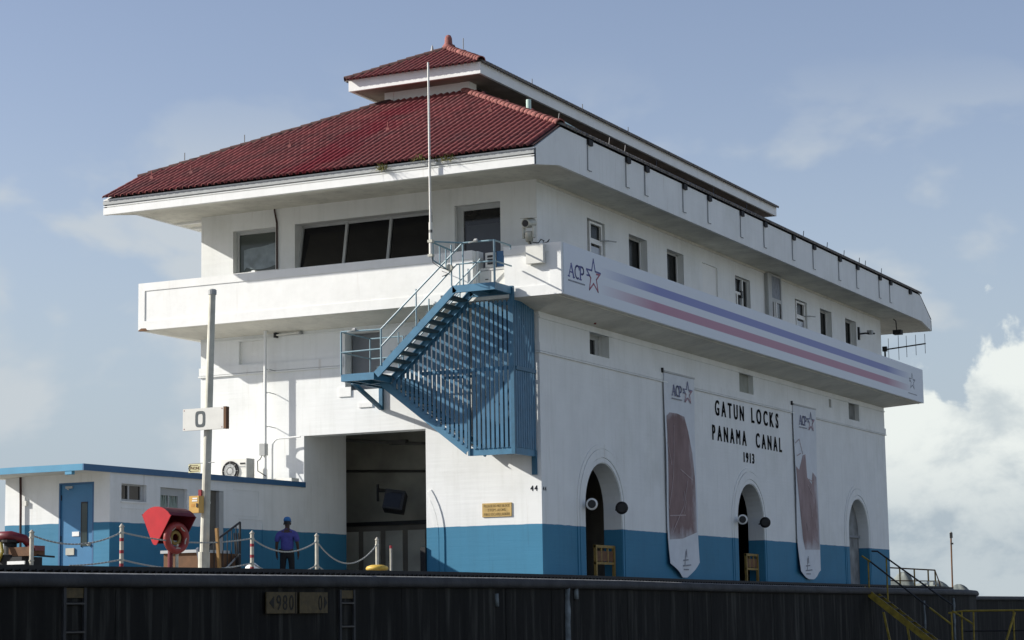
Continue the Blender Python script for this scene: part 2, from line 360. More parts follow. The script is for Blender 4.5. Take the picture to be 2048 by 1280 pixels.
# letters: meshes taken once from the built-in font
GL = {}
def glyphs(chars, GL=GL, off=0.):
    for ch in chars:
        cu = bpy.data.curves.new('g', 'FONT'); cu.body = ch; cu.extrude = .05; cu.offset = off; cu.resolution_u = 3
        ob = bpy.data.objects.new('g', cu); COL.objects.link(ob); dg = bpy.context.evaluated_depsgraph_get()
        me = ob.evaluated_get(dg).to_mesh(); V = [v.co.copy() for v in me.vertices]; F = [tuple(p.vertices) for p in me.polygons]
        x0 = min(v.x for v in V); x1 = max(v.x for v in V); GL[ch] = ([(v.x-x0, v.y, v.z) for v in V], F, x1-x0)
        ob.evaluated_get(dg).to_mesh_clear(); bpy.data.objects.remove(ob); bpy.data.curves.remove(cu)
glyphs(sorted(set('GATUNLOCKSPANAMACANAL1913PHONE4480PLEASEDONOTBLOCKFIREESCAPELADDERSTEPSALONG')))
GLB = {}; glyphs(sorted(set('GATUNLOCKSPANAMACANAL1913')), GLB, .012); GLB['M'] = GL['M']
CAP = max(v[1] for v in GL['N'][0])
def word(mb, txt, u0, v0, h, width, fn, depth=.02, gap=.22, GL=GL):
    # fits txt into width; fn(u, v, t)
    out = []; tot = sum((GL[c][2] if c != ' ' else .45)+gap*.5 for c in txt)-gap*.5; sx = width/tot; sy = h/CAP; u = u0
    for c in txt:
        if c == ' ': u += (.45+gap*.5)*sx; continue
        V, F, wd = GL[c]; m = MB() if mb is None else mb
        m.add([fn(u+x*sx, v0+y*sy, depth*(z/.05+1)/2) for x, y, z in V], F); out.append(m); u += (wd+gap*.5)*sx
    return out
def stroke(mb, pts, wd, fn, t0, t1):
    for (a, b), (c, d) in zip(pts[:-1], pts[1:]):
        l = math.hypot(c-a, d-b) or 1; nx, ny = -(d-b)/l*wd/2, (c-a)/l*wd/2; ex, ey = (c-a)/l*wd*.35, (d-b)/l*wd*.35
        mb.plate([(a+nx-ex, b+ny-ey), (a-nx-ex, b-ny-ey), (c-nx+ex, d-ny+ey), (c+nx+ex, d+ny+ey)], [], fn, t0, t1)

# ================================================================== SETTING: quay, lock wall, water, hills
EX = 3.05                                            # quay edge, parallel to the long wall of the house
def crown(y):                                        # the quay top is a few centimetres out of level
    T = [(-90,-.12),(-40,-.10),(-25,-.075),(-20,-.055),(-14,-.02),(-8,0),(-2,0),(4,-.03),(15,-.05),(30,-.06),(400,-.06)]
    for (a, b), (c, d) in zip(T[:-1], T[1:]):
        if a <= y <= c: return b+(d-b)*(y-a)/(c-a)
    return -.06
edge = [(EX, y) for y in [-90,-40,-32,-28,-25,-22,-20,-17,-14,-11,-8,-5,-2,1,4,9,15,20,26]]+[(2.9,29),(2.4,32),(1.2,36),(-.6,40),(-2.2,43),(-3,47),(-3,52),(-3,80),(-3,400)]
def side(i, P):
    a = Vector(P[max(i-1, 0)]); b = Vector(P[min(i+1, len(P)-1)]); d = (b-a).normalized(); return Vector((d.y, -d.x))
path = [(p, side(i, edge), crown(p[1])-(.06 if p[1] > 46 else 0)) for i, p in enumerate(edge)]
# deck sheet
deck = MB(); n = len(path)
V = [(p[0]-sd[0]*.24, p[1]-sd[1]*.24, dz) for p, sd, dz in path]+[(-40, p[1], -.02) for p, sd, dz in path]+[(-1800, p[1]*6, -.02) for p, sd, dz in path]
deck.add(V, [(i, i+1, n+i+1, n+i) for i in range(n-1)]+[(n+i, n+i+1, 2*n+i+1, 2*n+i) for i in range(n-1)])
deck.build('quay_pavement', m_deck, kind='structure')
# lock wall below the coping with a coping nose
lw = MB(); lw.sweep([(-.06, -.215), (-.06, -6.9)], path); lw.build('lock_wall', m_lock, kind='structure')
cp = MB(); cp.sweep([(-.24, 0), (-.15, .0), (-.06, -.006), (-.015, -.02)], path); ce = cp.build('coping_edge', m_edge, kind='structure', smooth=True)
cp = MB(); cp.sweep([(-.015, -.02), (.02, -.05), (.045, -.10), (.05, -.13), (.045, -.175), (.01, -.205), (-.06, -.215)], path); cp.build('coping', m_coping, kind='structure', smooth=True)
wt = MB(); wt.add([(-3, -400, -6), (900, -400, -6), (900, 2500, -6), (-3, 2500, -6)], [(0, 1, 2, 3)]); wt.build('lock_water', m_water, kind='structure')
fb = MB(); fb.add([(38, -1500, -.1), (2500, -1500, -.1), (2500, 2500, -.1), (38, 2500, -.1), (38, -1500, -6.5), (38, 2500, -6.5)], [(0, 1, 2, 3), (4, 0, 3, 5)]); fb.build('far_bank', mat('far_bank_concrete', (.34, .33, .29), .9, .25, .3), kind='structure')
# low scrubby rise far behind the quay
hl = MB(); random.seed(3)
for cx, cy, rx, h in [(-36.2, 150, 3.0, 2.5), (-34.1, 150, 1.3, 3.0), (-32.6, 152, 2.0, 2.0), (-31.0, 150, 1.5, 2.15), (-41, 158, 5.5, 3.2), (-48, 160, 6, 2.4), (-28.9, 150, 1.2, 1.75)]:
    k0 = len(hl.v); nn = 28; nj = 9
    for j in range(nj):
        a = j/(nj-1)*math.pi/2
        for k in range(nn):
            q = k*2*math.pi/nn; w_ = 1+.10*math.sin(3*q+cx)+.07*math.sin(7*q+a*5+cx)+.05*random.random(); hl.v.append((cx+rx*math.cos(a)*w_*math.cos(q), cy+rx*math.cos(a)*w_*math.sin(q)*.8, -.1+h*math.sin(a)*(1+.06*math.sin(5*q+3*a+cx)*math.cos(a))))
    for j in range(nj-1):
        for k in range(nn): hl.f.append((k0+j*nn+k, k0+j*nn+(k+1)%nn, k0+(j+1)*nn+(k+1)%nn, k0+(j+1)*nn+k)); hl.mi.append(0)
hl.build('hills', m_hill, kind='structure', smooth=True)

# wall ribs, stains and ladder recesses on the lock wall
random.seed(11)
rb = MB(); y = -26.
while y < 27:
    wd = random.uniform(.12, 1.1); pr = random.choice([.0, .0, .004, .007])
    if pr and not (-16.9 < y+wd and y < -14.8) and not (14.5 < y+wd and y < 17.6) and not (-14.5 < y+wd and y < -13.8): rb.box(EX-.07, EX-.06+pr, y, y+wd, -6.5, crown(y)-.22-random.choice([0, 0, .02]))
    y += wd+random.uniform(.1, .7)
rb.build('wall_cladding', m_lock, kind='structure')
for i, (yy, wd, z1, z0) in enumerate([(-5.17, .16, -.17, -3), (-4.72, .13, -.17, -.62), (-8.45, .10, -.32, -.7), (22.5, .10, -.45, -1.6), (26.2, .13, -.36, -1.9)]):
    mm = MB(); zz = z1; P = []
    while zz > z0: P.append((EX-.05+random.uniform(-.01, .01), yy+random.uniform(-.02, .02), zz)); zz -= .25
    mm.tube(P, [wd*random.uniform(.35, .6) for _ in P], 6)
    o = mm.build('mineral_streak', m_pale, smooth=True)
    tag(o, ['broad pale mineral crust running down the lock wall below the blue corner', 'short pale mineral crust beside the broad one on the lock wall', 'thin grey pointed crust left of the broad pale one on the lock wall',
            'thin pale drip line behind the yellow landing rail', 'pale vertical drip near the right end of the lock wall'][i], 'mineral crust', 'mineral crusts on the lock wall')
for i, yy in enumerate((-21.7, -14.2)):
    t = thing('wall_ladder', (EX, yy, -.3), ['recessed ladder in the dark lock wall at far left', 'recessed ladder in the dark lock wall right of the ochre signs'][i], 'ladder', 'ladders in the lock wall')
    a = MB(); a.box(EX-.07, EX-.02, yy-.26, yy-.2, -4.5, -.27); a.build('stile', m_coping, t); a = MB(); a.box(EX-.07, EX-.02, yy+.2, yy+.26, -4.5, -.27); a.build('stile', m_coping, t)
    a = MB(); a.box(EX-.06, EX-.035, yy-.2, yy+.2, -.42, -.28); a.build('head_plate', m_och2, t)
    for k in range(9):
        z = -.5-.4*k; a = MB(); a.tube([(EX-.035, yy-.22, z), (EX-.035, yy+.22, z)], .022, 6); a.build('rung', m_black, t)
# towing track rail along the quay
random.seed(5)
tp = [((p[0]-1.05, p[1]), sd, crown(p[1])) for p, sd, dz in path[:-2]]
tr = MB(); tr.sweep([(-.16, 0), (-.16, .125), (.16, .125), (.16, .055), (.02, .05), (.02, 0)], tp); t = tr.build('track_rail', m_track)
tag(t, 'black towing track rail running along the top of the quay', 'rail')
yy = -26
rk = MB()
while yy < 27: rk.box(EX-.9, EX-.87, yy, yy+.05, crown(yy)-.01, crown(yy)+.07); yy += .18
rk.build('rack_teeth', m_track, t, kind='stuff')

# ================================================================== CONTROL HOUSE
W, LN = 9.84, 29.07
house = thing('control_house', (-W/2, LN/2, 0), 'long white lock control house with blue base and red tiled two-tier roof', 'building')
ZS = 6.6
# --- walls
front_holes_lo = [rect(-5.45, -4.40, 4.95, 6.42)]
opening = rect(-6.67, -3.15, 0, 3.87)
outer_lo = [(-W, 0), (-6.67, 0), (-6.67, 3.87), (-3.15, 3.87), (-3.15, 0), (0, 0), (0, ZS), (-W, ZS)]
mb = MB(); mb.plate(outer_lo, front_holes_lo+[rect(-8.65, -7.8, 5.83, 6.43)], FY(0), 0, .5)
mb.build('front_wall', m_wall, house)
mb = MB(); mb.box(-8.7, -7.75, .1, .2, 5.8, 6.5); mb.build('blind_panel', m_white, house)
ARC = [3.64, 14.56, 25.41]
sm = [(3.0, 4.23), (13.94, 15.16), (24.8, 26.0)]
outer = [(.5, 0)]
for c in ARC: outer += arch(c, 1.14, 1.94, 0)
outer += [(LN-.5, 0), (LN-.5, ZS), (.5, ZS)]
mb = MB(); mb.plate(outer, [rect(a, b, 5.83, 6.43) for a, b in sm]+[rect(22.6, 22.86, 6.06, 6.34)], FX(0, -1), 0, .5)
mb.build('long_wall', m_wall, house)
for ya, yb_ in ((.001, .5), (LN-.5, LN)): MB().box(-.5, -.001, ya, yb_, 0, ZS).build('corner_pier', m_wall, house)
mb = MB(); mb.box(-W, -W+.5, .5, LN-.5, 0, 9.9); mb.box(-W, -.5, LN-.5, LN-.001, 0, 9.9); mb.build('rear_wall', m_wall, house)
# upper storey
WIN = [(2.98, 4.12), (5.70, 6.97), (8.40, 9.65), (13.84, 15.16), (19.40, 20.62), (22.0, 23.25), (24.77, 26.04)]
mb = MB(); mb.plate(rect(0, LN, ZS, 9.85), [rect(a, b, 7.75, 9.36) for a, b in WIN]+[rect(11.1, 12.35, 7.75, 9.36)], FX(0, -1), 0, .4); mb.build('upper_long_wall', m_wall, house)
mb = MB(); mb.box(-.3, -.05, 11.05, 12.4, 7.7, 9.4); mb.build('blocked_window', m_white, house)
FW = [(-8.84, -7.53, 8.22, 9.36), (-6.94, -2.90, 8.20, 9.37), (-2.27, -1.0, 7.0, 9.38)]
mb = MB(); mb.plate(rect(-W, -.401, ZS, 9.85), [rect(*q) for q in FW], FY(0), .001, .4); mb.build('upper_front_wall', m_wall, house)
# string course (with two fine lines) on the front and long walls
for z0, z1, d in ((5.60, 5.80, .035), (5.55, 5.585, .05)):
    for bx in ((-W-d, -5.5, -d, -.001), (-4.35, d, -d, -.001), (.001, d, 0, LN+d), (-W-d, -W-.001, 0, LN)): MB().box(*bx, z0, z1).build('string_course', m_wall, house)
# rounded joint under the soffit
mb = MB(); mb.box(.001, .03, .0, LN, 6.40, 6.44); mb.box(-W, .03, -.03, -.001, 6.455, 6.485); mb.build('cornice', m_wall, house)
mb = MB(); mb.box(.001, .03, .0, LN, 9.77, 9.83); mb.build('cornice', m_soffit, house)
# archivolts and reveals
for i, c in enumerate(ARC):
    for r0, r1, d in ((1.16, 1.27, .02), (1.285, 1.50, .03), (1.515, 1.63, .02)):
        mb = MB(); a = arch(c, r1, 1.94, .01, 28); b = list(reversed(arch(c, r0, 1.94, .01, 28))); mb.plate(a+b, [], FX(.001), 0, d); mb.build('archivolt', m_wall, house)
# half archivolt left of the corner, cut by the widened gateway
for r0, r1, d in ((2.02, 2.14, .01), (2.16, 2.30, .02)):
    mb = MB(); n = 10; a = [(-4.95+r1*math.cos(q), 1.2+r1*.94*math.sin(q)) for q in [math.pi*.5*.60*k/n for k in range(n+1)]]; b = [(-4.95+r0*math.cos(q), 1.2+r0*.94*math.sin(q)) for q in [math.pi*.5*.60*k/n for k in range(n+1)]]
    a = [(x, z) for x, z in a if x > -3.13]; b = [(x, z) for x, z in b if x > -3.13]
    mb.plate([(-4.95+r1, .02)]+a+list(reversed(b))+[(-4.95+r0, .02)], [], FY(-.001, -1), 0, d); mb.build('archivolt', m_wall, house)
# gateway: side reveal, ceiling, rear room wall
mb = MB(); mb.box(-7.1, -6.671, .501, 2.08, 0, 4.3); mb.build('gateway_reveal', m_wall, house)
mb = MB(); mb.box(-3.149, -2.9, .501, .9, 0, 4.2); mb.build('gateway_jamb', m_wall, house)
mb = MB(); mb.box(-W+.5, -.5, .501, LN-.501, 4.3, 4.5); mb.build('ground_floor_ceiling', m_room, house)
mb = MB(); mb.box(-W+.5, -.52, .502, LN-.502, 6.62, 6.85); mb.build('upper_floor_slab', m_room, house)
mb = MB(); mb.box(-W+.5, -2.2, 4.2, 4.4, 0, 4.3); mb.build('partition', m_room, house)
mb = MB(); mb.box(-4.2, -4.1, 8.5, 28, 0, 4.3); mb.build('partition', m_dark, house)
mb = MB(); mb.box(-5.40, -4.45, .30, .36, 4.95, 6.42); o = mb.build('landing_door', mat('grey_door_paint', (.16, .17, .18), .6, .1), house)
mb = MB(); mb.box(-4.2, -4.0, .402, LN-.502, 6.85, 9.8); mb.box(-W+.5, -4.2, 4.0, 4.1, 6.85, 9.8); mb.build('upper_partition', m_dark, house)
mb = MB(); mb.tube([(-6.9, 2.2, 3.93), (-3.3, 2.2, 3.60)], .045, 8); mb.box(-5.4, -4.9, 2.12, 2.28, 3.72, 3.84); mb.build('ceiling_pipe', m_pipe, house)
mb = MB(); mb.tube([(-8.6, 4.14, 3.28), (-3.2, 4.14, 3.05)], .035, 6); mb.build('wall_pipe', m_pipe, house)

# --- balcony parapet with sloping underside
P, ZB, ZT = 1.165, 6.756, 7.993
X0, X1, Y0, Y1 = -W-P, P, -P, LN+P
mb = MB()
mb.box(X0+.04, -1.19, Y0+.02, Y0+.18, ZB, ZT); mb.box(-.345, X1-.04, Y0+.02, Y0+.18, ZB, ZT); mb.box(-1.19, -.345, Y0+.02, Y0+.18, ZB, 7.02)
mb.box(X1-.18, X1-.02, Y0+.18, Y1-.18, ZB, ZT); mb.box(X0+.02, X0+.18, Y0+.18, Y1-.18, ZB, ZT); mb.box(X0+.04, X1-.04, Y1-.18, Y1-.02, ZB, ZT)
mb.build('parapet', m_white, house)
def frame_part(x0, x1, z0, z1, name='parapet_band'):
    m = MB(); m.box(x0, x1, Y0, Y0+.02, z0, z1); m.build(name, m_white, house)
frame_part(X0, X1, ZB-.001, ZB+.24); frame_part(X0, -1.19, 7.79, ZT+.002); frame_part(-.345, X1, 7.79, ZT+.002)
frame_part(X0, X0+.20, ZB+.24, 7.79); frame_part(.86, X1, ZB+.24, 7.79)
for xa, xb in ((X0, X0+.02), (X1-.02, X1)):
    m = MB(); m.box(xa, xb, Y0+.02, Y1, ZB-.001, ZT+.002); m.build('parapet_face', m_white, house)
mb = MB(); mb.add([(X0-.003, Y0-.003, ZB-.012), (X0+.30, Y0-.003, ZB-.012), (X0+.24, Y0-.003, ZB+.05), (X0+.10, Y0-.003, ZB+.055), (X0-.003, Y0-.003, ZB+.0), (X0-.003, Y0+.1, ZB-.012), (X0+.30, Y0+.1, ZB-.012)], [(0, 1, 2, 3, 4), (0, 5, 6, 1)]); o = mb.build('broken_corner', m_brown, house); o['label'] = 'spalled rusty lower corner of the parapet'
mb = MB()
def soff(o, zi, zo): # ring between outer rectangle (inset o) and the wall
    a = [(X0+o, Y0+o, zo), (X1-o, Y0+o, zo), (X1-o, Y1-o, zo), (X0+o, Y1-o, zo)]; b = [(-W, 0, zi), (0, 0, zi), (0, LN, zi), (-W, LN, zi)]
    return a, b
a, b = soff(.04, 6.56, ZB+.004)
mb.add(a+b, [(i, (i+1) % 4, 4+(i+1) % 4, 4+i) for i in range(4)]); mb.build('balcony_soffit', m_soffit, house)
a, b = soff(.19, 6.96, 6.96)
mb = MB(); mb.add(a+b, [(i, (i+1) % 4, 4+(i+1) % 4, 4+i) for i in range(4)]); mb.build('balcony_floor', m_deck, house)
mb = MB(); mb.box(X1-.16, X1-.14, Y0+.15, Y1-.15, ZB-.03, ZB+.02); mb.box(X0+.15, X1-.15, Y0+.15, Y0+.165, ZB-.02, ZB+.02); mb.build('drip_bead', m_soffit, house)
# doorway through the parapet with its louvred cabinet
mb = MB(); mb.box(-1.19, -1.12, Y0+.18, Y0+.45, 7.02, ZT); mb.box(-.40, -.345, Y0+.18, Y0+.45, 7.02, ZT); mb.build('gate_jamb', m_white, house)

# --- windows
def slats_in(m, x0, x1, z0, z1, y, n):
    for k in range(n):
        z = z0+(z1-z0)*(k+.5)/n; m.obox(((x0+x1)/2, y, z), ((x1-x0)/2, 0, 0), (0, .03, .02), (0, -.004, .006))
x0, x1, z0, z1 = FW[0]
wd = MB(); wd.plate(rect(x0, x1, z0, z1), [rect(x0+.09, x1-.05, z0+.06, z1-.09)], FY(.16), 0, .07); w0 = wd.build('window', m_frame, house)
a = MB(); a.box(x0+.09, x1-.05, .19, .205, z0+.06, z1-.09); a.build('pane', m_glassg, w0)
a = MB(); n = 14; top_z = [z0+.69+.13*math.sin(k/n*3.0-1.3)*abs(k/n-.35) for k in range(n+1)]
a.plate([(x0+.22, z0+.1)]+[(x0+.22+(x1-.06-x0-.22)*k/n, z0+.16-.10*math.sin(math.pi*k/n)+.04) for k in range(1, n)]+[(x1-.06, z0+.12)]+[(x0+.22+(x1-.06-x0-.22)*k/n, top_z[k]) for k in range(n, -1, -1)], [], FY(.182), 0, .004); a.build('torn_film', m_film, w0)
a = MB(); a.box(x0-.03, x1+.02, -.035, .16, z0-.05, z0+.01); a.build('sill', m_white, w0)
a = MB(); a.obox((x0+.62, .05, z0+.035), (.055, 0, .006), (0, .04, 0), (0, 0, .022)); o = a.build('cloth', m_white, w0)
x0, x1, z0, z1 = FW[1]
w1 = MB(); 
mw_ = [x0, x0+1.36, x0+2.66, x1]
def lean(x, z): return .18+.22*(z-z0)/(z1-z0)          # the glass leans back towards the top
w1.box(x0, x1, .10, .44, z0-.02, z0+.03); w1.box(x0, x1, .36, .46, z1-.06, z1); win = w1.build('window', m_frame, house)
for k in range(3):
    a = MB(); a.add([(mw_[k]+.03, lean(0, z0), z0+.03), (mw_[k+1]-.03, lean(0, z0), z0+.03), (mw_[k+1]-.03, lean(0, z1), z1-.05), (mw_[k]+.03, lean(0, z1), z1-.05)], [(0, 1, 2, 3)]); a.build('pane', m_glass, win)
for k in range(4):
    xx = mw_[k]+(.02 if k == 0 else (-.02 if k == 3 else 0)); a = MB(); a.bar((xx, lean(0, z0)-.02, z0), (xx, lean(0, z1)-.02, z1), .07, .06, up=(0, 1, 0)); a.build('mullion', m_frame, win)
a = MB(); a.box(x0-.05, x1+.05, -.035, .12, z0-.06, z0-.021); a.build('sill', m_white, win)
x0, x1, z0, z1 = FW[2]
wd = MB(); wd.plate(rect(x0, x1, z0, z1), [rect(x0+.19, x1-.03, z0+.03, z1-.13)], FY(.12), 0, .08); w2 = wd.build('balcony_door', m_frame, house)
a = MB(); a.box(x0+.19, x1-.03, .16, .18, z0+.03, z1-.13); a.build('pane', m_glass, w2)
a = MB(); a.box(x0+.25, x1-.06, .145, .155, z0+.06, z1-.50); a.build('inner_blind', mat('dark_blue_blind', (.035, .042, .055), .3, .1), w2)
def side_window(y0, y1, z0, z1, kind):
    dx = .10 if kind == 'cross' else (.30 if kind == 'sash' else .20)
    wd = MB(); wd.plate(rect(y0, y1, z0, z1), [rect(y0+.03, y1-.06, z0+.05, z1-.05)], FX(-dx, -1), 0, .05); wn_ = wd.build('window', m_frame, house)
    a = MB(); a.box(-dx-.045, -dx-.035, y0+.03, y1-.06, z0+.05, z1-.05); a.build('pane', m_glassd, wn_)
    if kind == 'sash':      # white opening sash with transom
        a = MB(); a.plate(rect(y0+.28, y1-.04, z0, z1-.03), [rect(y0+.36, y1-.12, z1-.47, z1-.09), rect(y0+.36, y1-.12, z0+.05, z1-.60)], FX(-.02, -1), .04, .1); a.build('sash', m_white, wn_)
        a = MB(); a.box(-.125, -.12, y0+.34, y1-.10, z1-.49, z1-.07); a.build('pane', m_glassd, wn_)
        a = MB(); a.box(-.11, -.10, y0+.37, y1-.14, z0+.05, z1-.66); a.build('blind', m_pane, wn_)
        a = MB(); a.tube([(-.05, y1-.2, z1-.47), (.12, y1-.05, z1-.46), (.16, y1+.35, z1-.43)], .018, 6); a.build('stay', m_grey, wn_)
    elif kind == 'half':
        a = MB(); a.box(-dx+.001, -dx+.03, y1-.10, y1-.06, z0+.05, z1-.05); a.build('jamb', m_white, wn_)
    elif kind == 'cross':
        a = MB(); a.box(-dx+.001, -.05, y0+.03, y0+.72, z1-.54, z1-.46); a.build('transom', m_white, wn_); a = MB(); a.box(-dx+.002, -.048, y0+.72, y0+.80, z0, z1-.05); a.build('mullion', m_white, wn_); a = MB(); a.box(-dx+.002, -.049, y0+.26, y0+.34, z0, z1-.54); a.build('mullion', m_white, wn_)
        a = MB(); a.box(-.09, -.02, y0+.58, y0+.70, z1-.62, z1-.40); a.build('latch', m_black, wn_)
    return wn_
for (a0, b0), k in zip(WIN, ['sash', 'half', 'half', 'cross', 'sash', 'half', 'half']): side_window(a0, b0, 7.76, 9.36, k)
# mezzanine openings
wn_ = MB().plate(rect(3.0, 4.23, 5.83, 6.43), [rect(3.2, 4.0, 5.88, 6.30)], FX(-.30, -1), 0, .05).build('window', m_frame, house)
a = MB(); a.box(-.36, -.34, 3.2, 4.0, 5.88, 6.30); a.build('pane', m_glass, wn_); a = MB(); a.box(-.30, -.25, 3.42, 3.50, 5.88, 6.30); a.build('mullion', m_white, wn_)
wn_ = MB().box(-.24, -.16, 13.90, 15.2, 5.80, 6.46).build('boarded_window', mat('grey_plywood', (.33, .34, .30), .9, .2, 3), house)
wn_ = MB().box(-.24, -.16, 24.76, 26.04, 5.80, 6.46).build('boarded_window', m_conc, house)
wn_ = MB().box(-.32, -.22, 22.55, 22.9, 6.0, 6.4).build('vent_slot', m_black, house)
# glazed hatch bay hung under the eaves of the long wall
y0, y1, z0, z1, xo = 16.45, 17.72, 8.02, 9.80, .14
bay = MB().box(0.002, xo-.04, y0+.03, y1-.03, z0+.02, z1).build('bay_window', m_frame, house)
a = MB(); a.plate(rect(y0, y1, z0, z1), [rect(y0+.32, y1-.10, z0+1.02, z1-.06), rect(y0+.36, y1-.10, z0+.42, z0+.90)], FX(xo, -1), 0, .05); a.build('frame', m_frame, bay)
a = MB(); a.box(xo-.04, xo-.03, y0+.30, y1-.08, z0+1.0, z1-.05); a.build('panel', m_ink, bay)
a = MB(); a.box(xo-.039, xo-.031, y0+.34, y1-.08, z0+.40, z0+.92); a.build('pane', m_glass, bay)
a = MB(); a.box(xo-.03, xo+.01, y0+.66, y0+.74, z0+.42, z0+.90); a.box(xo-.03, xo+.006, y0+.50, y0+.55, z0+.42, z0+.90); a.build('mullion', m_white, bay)
a = MB(); a.box(xo, xo+.012, y0+.38, y1-.10, z0+.04, z0+.34); a.build('lower_panel', m_grey, bay)
# back of the third arch: grey blocked doorway
c = ARC[2]
a = MB(); a.plate(arch(c, 1.12, 1.94, .01), [], FX(-.36, -1), 0, .08); b0 = a.build('blocked_archway', m_conc, house)
a = MB(); a.box(-.36, -.30, c-1.0, c+1.1, 1.78, 1.86); a.build('ledge', m_groove, b0)

# ================================================================== ROOFS
def slope_z(y): return 10.02+.519*(y+2.66)
HX0, HX1 = -11.04, 1.20
CX0, CX1, CY0, CY1 = -6.23, -3.61, 3.49, LN-3.49
lower = MB()
yb, yf = -1.14, -2.64
zc, ze, zh = slope_z(CY0), slope_z(yf), slope_z(yb)
def mir(p): return (p[0], LN-p[1], p[2])
A = [(HX0, yf, ze), (HX1, yf, ze), (HX1, yb, zh), (CX1, CY0, zc), (CX0, CY0, zc), (HX0, yb, zh)]
lower.add(A, [(0, 1, 2, 3, 4, 5)]); lower.add([mir(p) for p in A], [(5, 4, 3, 2, 1, 0)])
lower.add([A[2], mir(A[2]), mir(A[3]), A[3]], [(0, 1, 2, 3)]); lower.add([A[5], A[4], mir(A[4]), mir(A[5])], [(0, 1, 2, 3)])
lower_roof = lower.build('lower_roof', m_pan, house)
# fascia: front board with gutter moulding, tall side boards with dropped ends
MB().box(HX0, HX1, LN+2.52, LN+2.60, 9.585, 9.985).build('fascia', m_white, house); fas = MB().box(HX0, HX1, -2.60, -2.52, 9.585, 9.985).build('fascia', m_white, house)
for z0, z1, d in ((9.585, 9.76, .035), (9.79, 9.815, .03), (9.84, 9.93, .055), (9.95, 9.985, .03)):
    a = MB(); a.box(HX0-.01, HX1+.01, -2.60-d, -2.60, z0, z1); a.build('gutter_moulding', m_white if d != .055 else m_grey, fas)
prof = [(-2.60, 9.585), (-1.25, 9.81), (LN+1.25, 9.81), (LN+2.60, 9.585), (LN+2.60, 9.985), (LN+1.14, 10.76), (-1.14, 10.76), (-2.60, 9.985)]
for xx, nm in ((HX1, 1), (HX0, -1)):
    a = MB(); a.plate(prof, [], FX(xx, -nm), 0, .08); a.build('side_fascia', m_wall, house)
# soffit of the eaves
a = MB(); g = .09
a.add([(HX0+g, -2.53, 9.60), (HX1-g, -2.53, 9.60), (HX1-g, -1.25, 9.822), (HX0+g, -1.25, 9.822), (HX0+g, .05, 9.83), (HX1-g, .05, 9.83),
       (-.05, .05, 9.83), (-.05, LN-.05, 9.83), (HX1-g, LN-.05, 9.83), (HX0+g, LN-.05, 9.83), (-W+.05, .05, 9.83), (-W+.05, LN-.05, 9.83),
       (HX0+g, LN+1.25, 9.822), (HX1-g, LN+1.25, 9.822), (HX0+g, LN+2.53, 9.60), (HX1-g, LN+2.53, 9.60)],
      [(0, 1, 2, 3), (3, 2, 5, 4), (6, 5, 8, 7), (4, 10, 11, 9), (9, 8, 13, 12), (12, 13, 15, 14)]); a.build('eaves_soffit', m_eave, house)
for k in range(3):
    a = MB(); y = .35+k*.75; a.obox((-10.4, y, 9.80), (.45, 0, 0), (0, .05, 0), (0, 0, .03)); a.build('soffit_batten', m_white, house)
# roof tiles: barrel covers laid in courses
def tile_mesh(name, ln, r0, r1, m, n=6):
    V = []; 
    for t, r, z in ((0, r0, .006), (ln, r1, 0)):
        for k in range(n+1):
            q = math.pi*k/n; V.append((r*math.cos(q), t, r*math.sin(q)+z))
    F = [(k, k+1, n+2+k, n+1+k) for k in range(n)]
    V += [(.8*v[0], .0, .8*(v[2]-.006)+.006) for v in V[:n+1]]
    F += [(k+1, k, 2*n+2+k, 2*n+3+k) for k in range(n)]
    me = bpy.data.meshes.new(name); me.from_pydata(V, [], F); me.materials.append(m); me.update(); me.polygons.foreach_set('use_smooth', [True]*n+[False]*n); return me
PITCH, EXPO = .19, .36
SL = math.atan(.519)
tm = tile_mesh('tile', .40, .070, .066, m_tile)
ca, sa = math.cos(SL), math.sin(SL)
def tile_mat(x, y, z, jit=0):
    b = Matrix(((1, 0, 0, x), (0, ca, -sa, y), (0, sa, ca, z), (0, 0, 0, 1)))
    return b @ Matrix.Rotation(random.uniform(-.02, .02), 4, 'Z')
def end_tiles(xa, xb, ystart, zstart, yend, bound):      # positions course by course on an end slope facing -y
    out = []; nrow = int((yend-ystart)/(EXPO*ca))+1
    for r in range(nrow):
        y = ystart+r*EXPO*ca
        z = zstart+(y-ystart)*.519
        x = xa+PITCH*.5
        while x < xb:
            l, h = bound(y+.12)
            if l+.03 < x < h-.03: out.append((x, y, z))
            x += PITCH
    return out
def lb(y):
    k = max(0, min(1, (y-yb)/(CY0-yb))); return HX0+(CX0-HX0)*k, HX1+(CX1-HX1)*k
random.seed(2)
T = end_tiles(HX0, HX1, yf-.09, slope_z(yf-.09)+.01, CY0-.05, lb)
campos = Vector(cam.matrix_world.translation)
T.sort(key=lambda p: (Vector(p)-campos).length)
for p in T[:300]: link('tile', tm, lower_roof, mw=tile_mat(*p))
def joined(name, pts, parent, me, rot=None):
    m = MB(); vs = [v.co.copy() for v in me.vertices]; fs = [tuple(q.vertices) for q in me.polygons]
    for p in pts:
        X = (rot @ tile_mat(*p)) if rot is not None else tile_mat(*p); m.add([X @ v for v in vs], fs)
    mm = bpy.data.meshes.new(name); mm.from_pydata(m.v, [], m.f); mm.materials.append(me.materials[0]); mm.polygons.foreach_set('use_smooth', [True]*len(mm.polygons)); mm.update()
    return link(name, mm, parent, 'stuff')
joined('tile_courses', T[300:], lower_roof, tm)
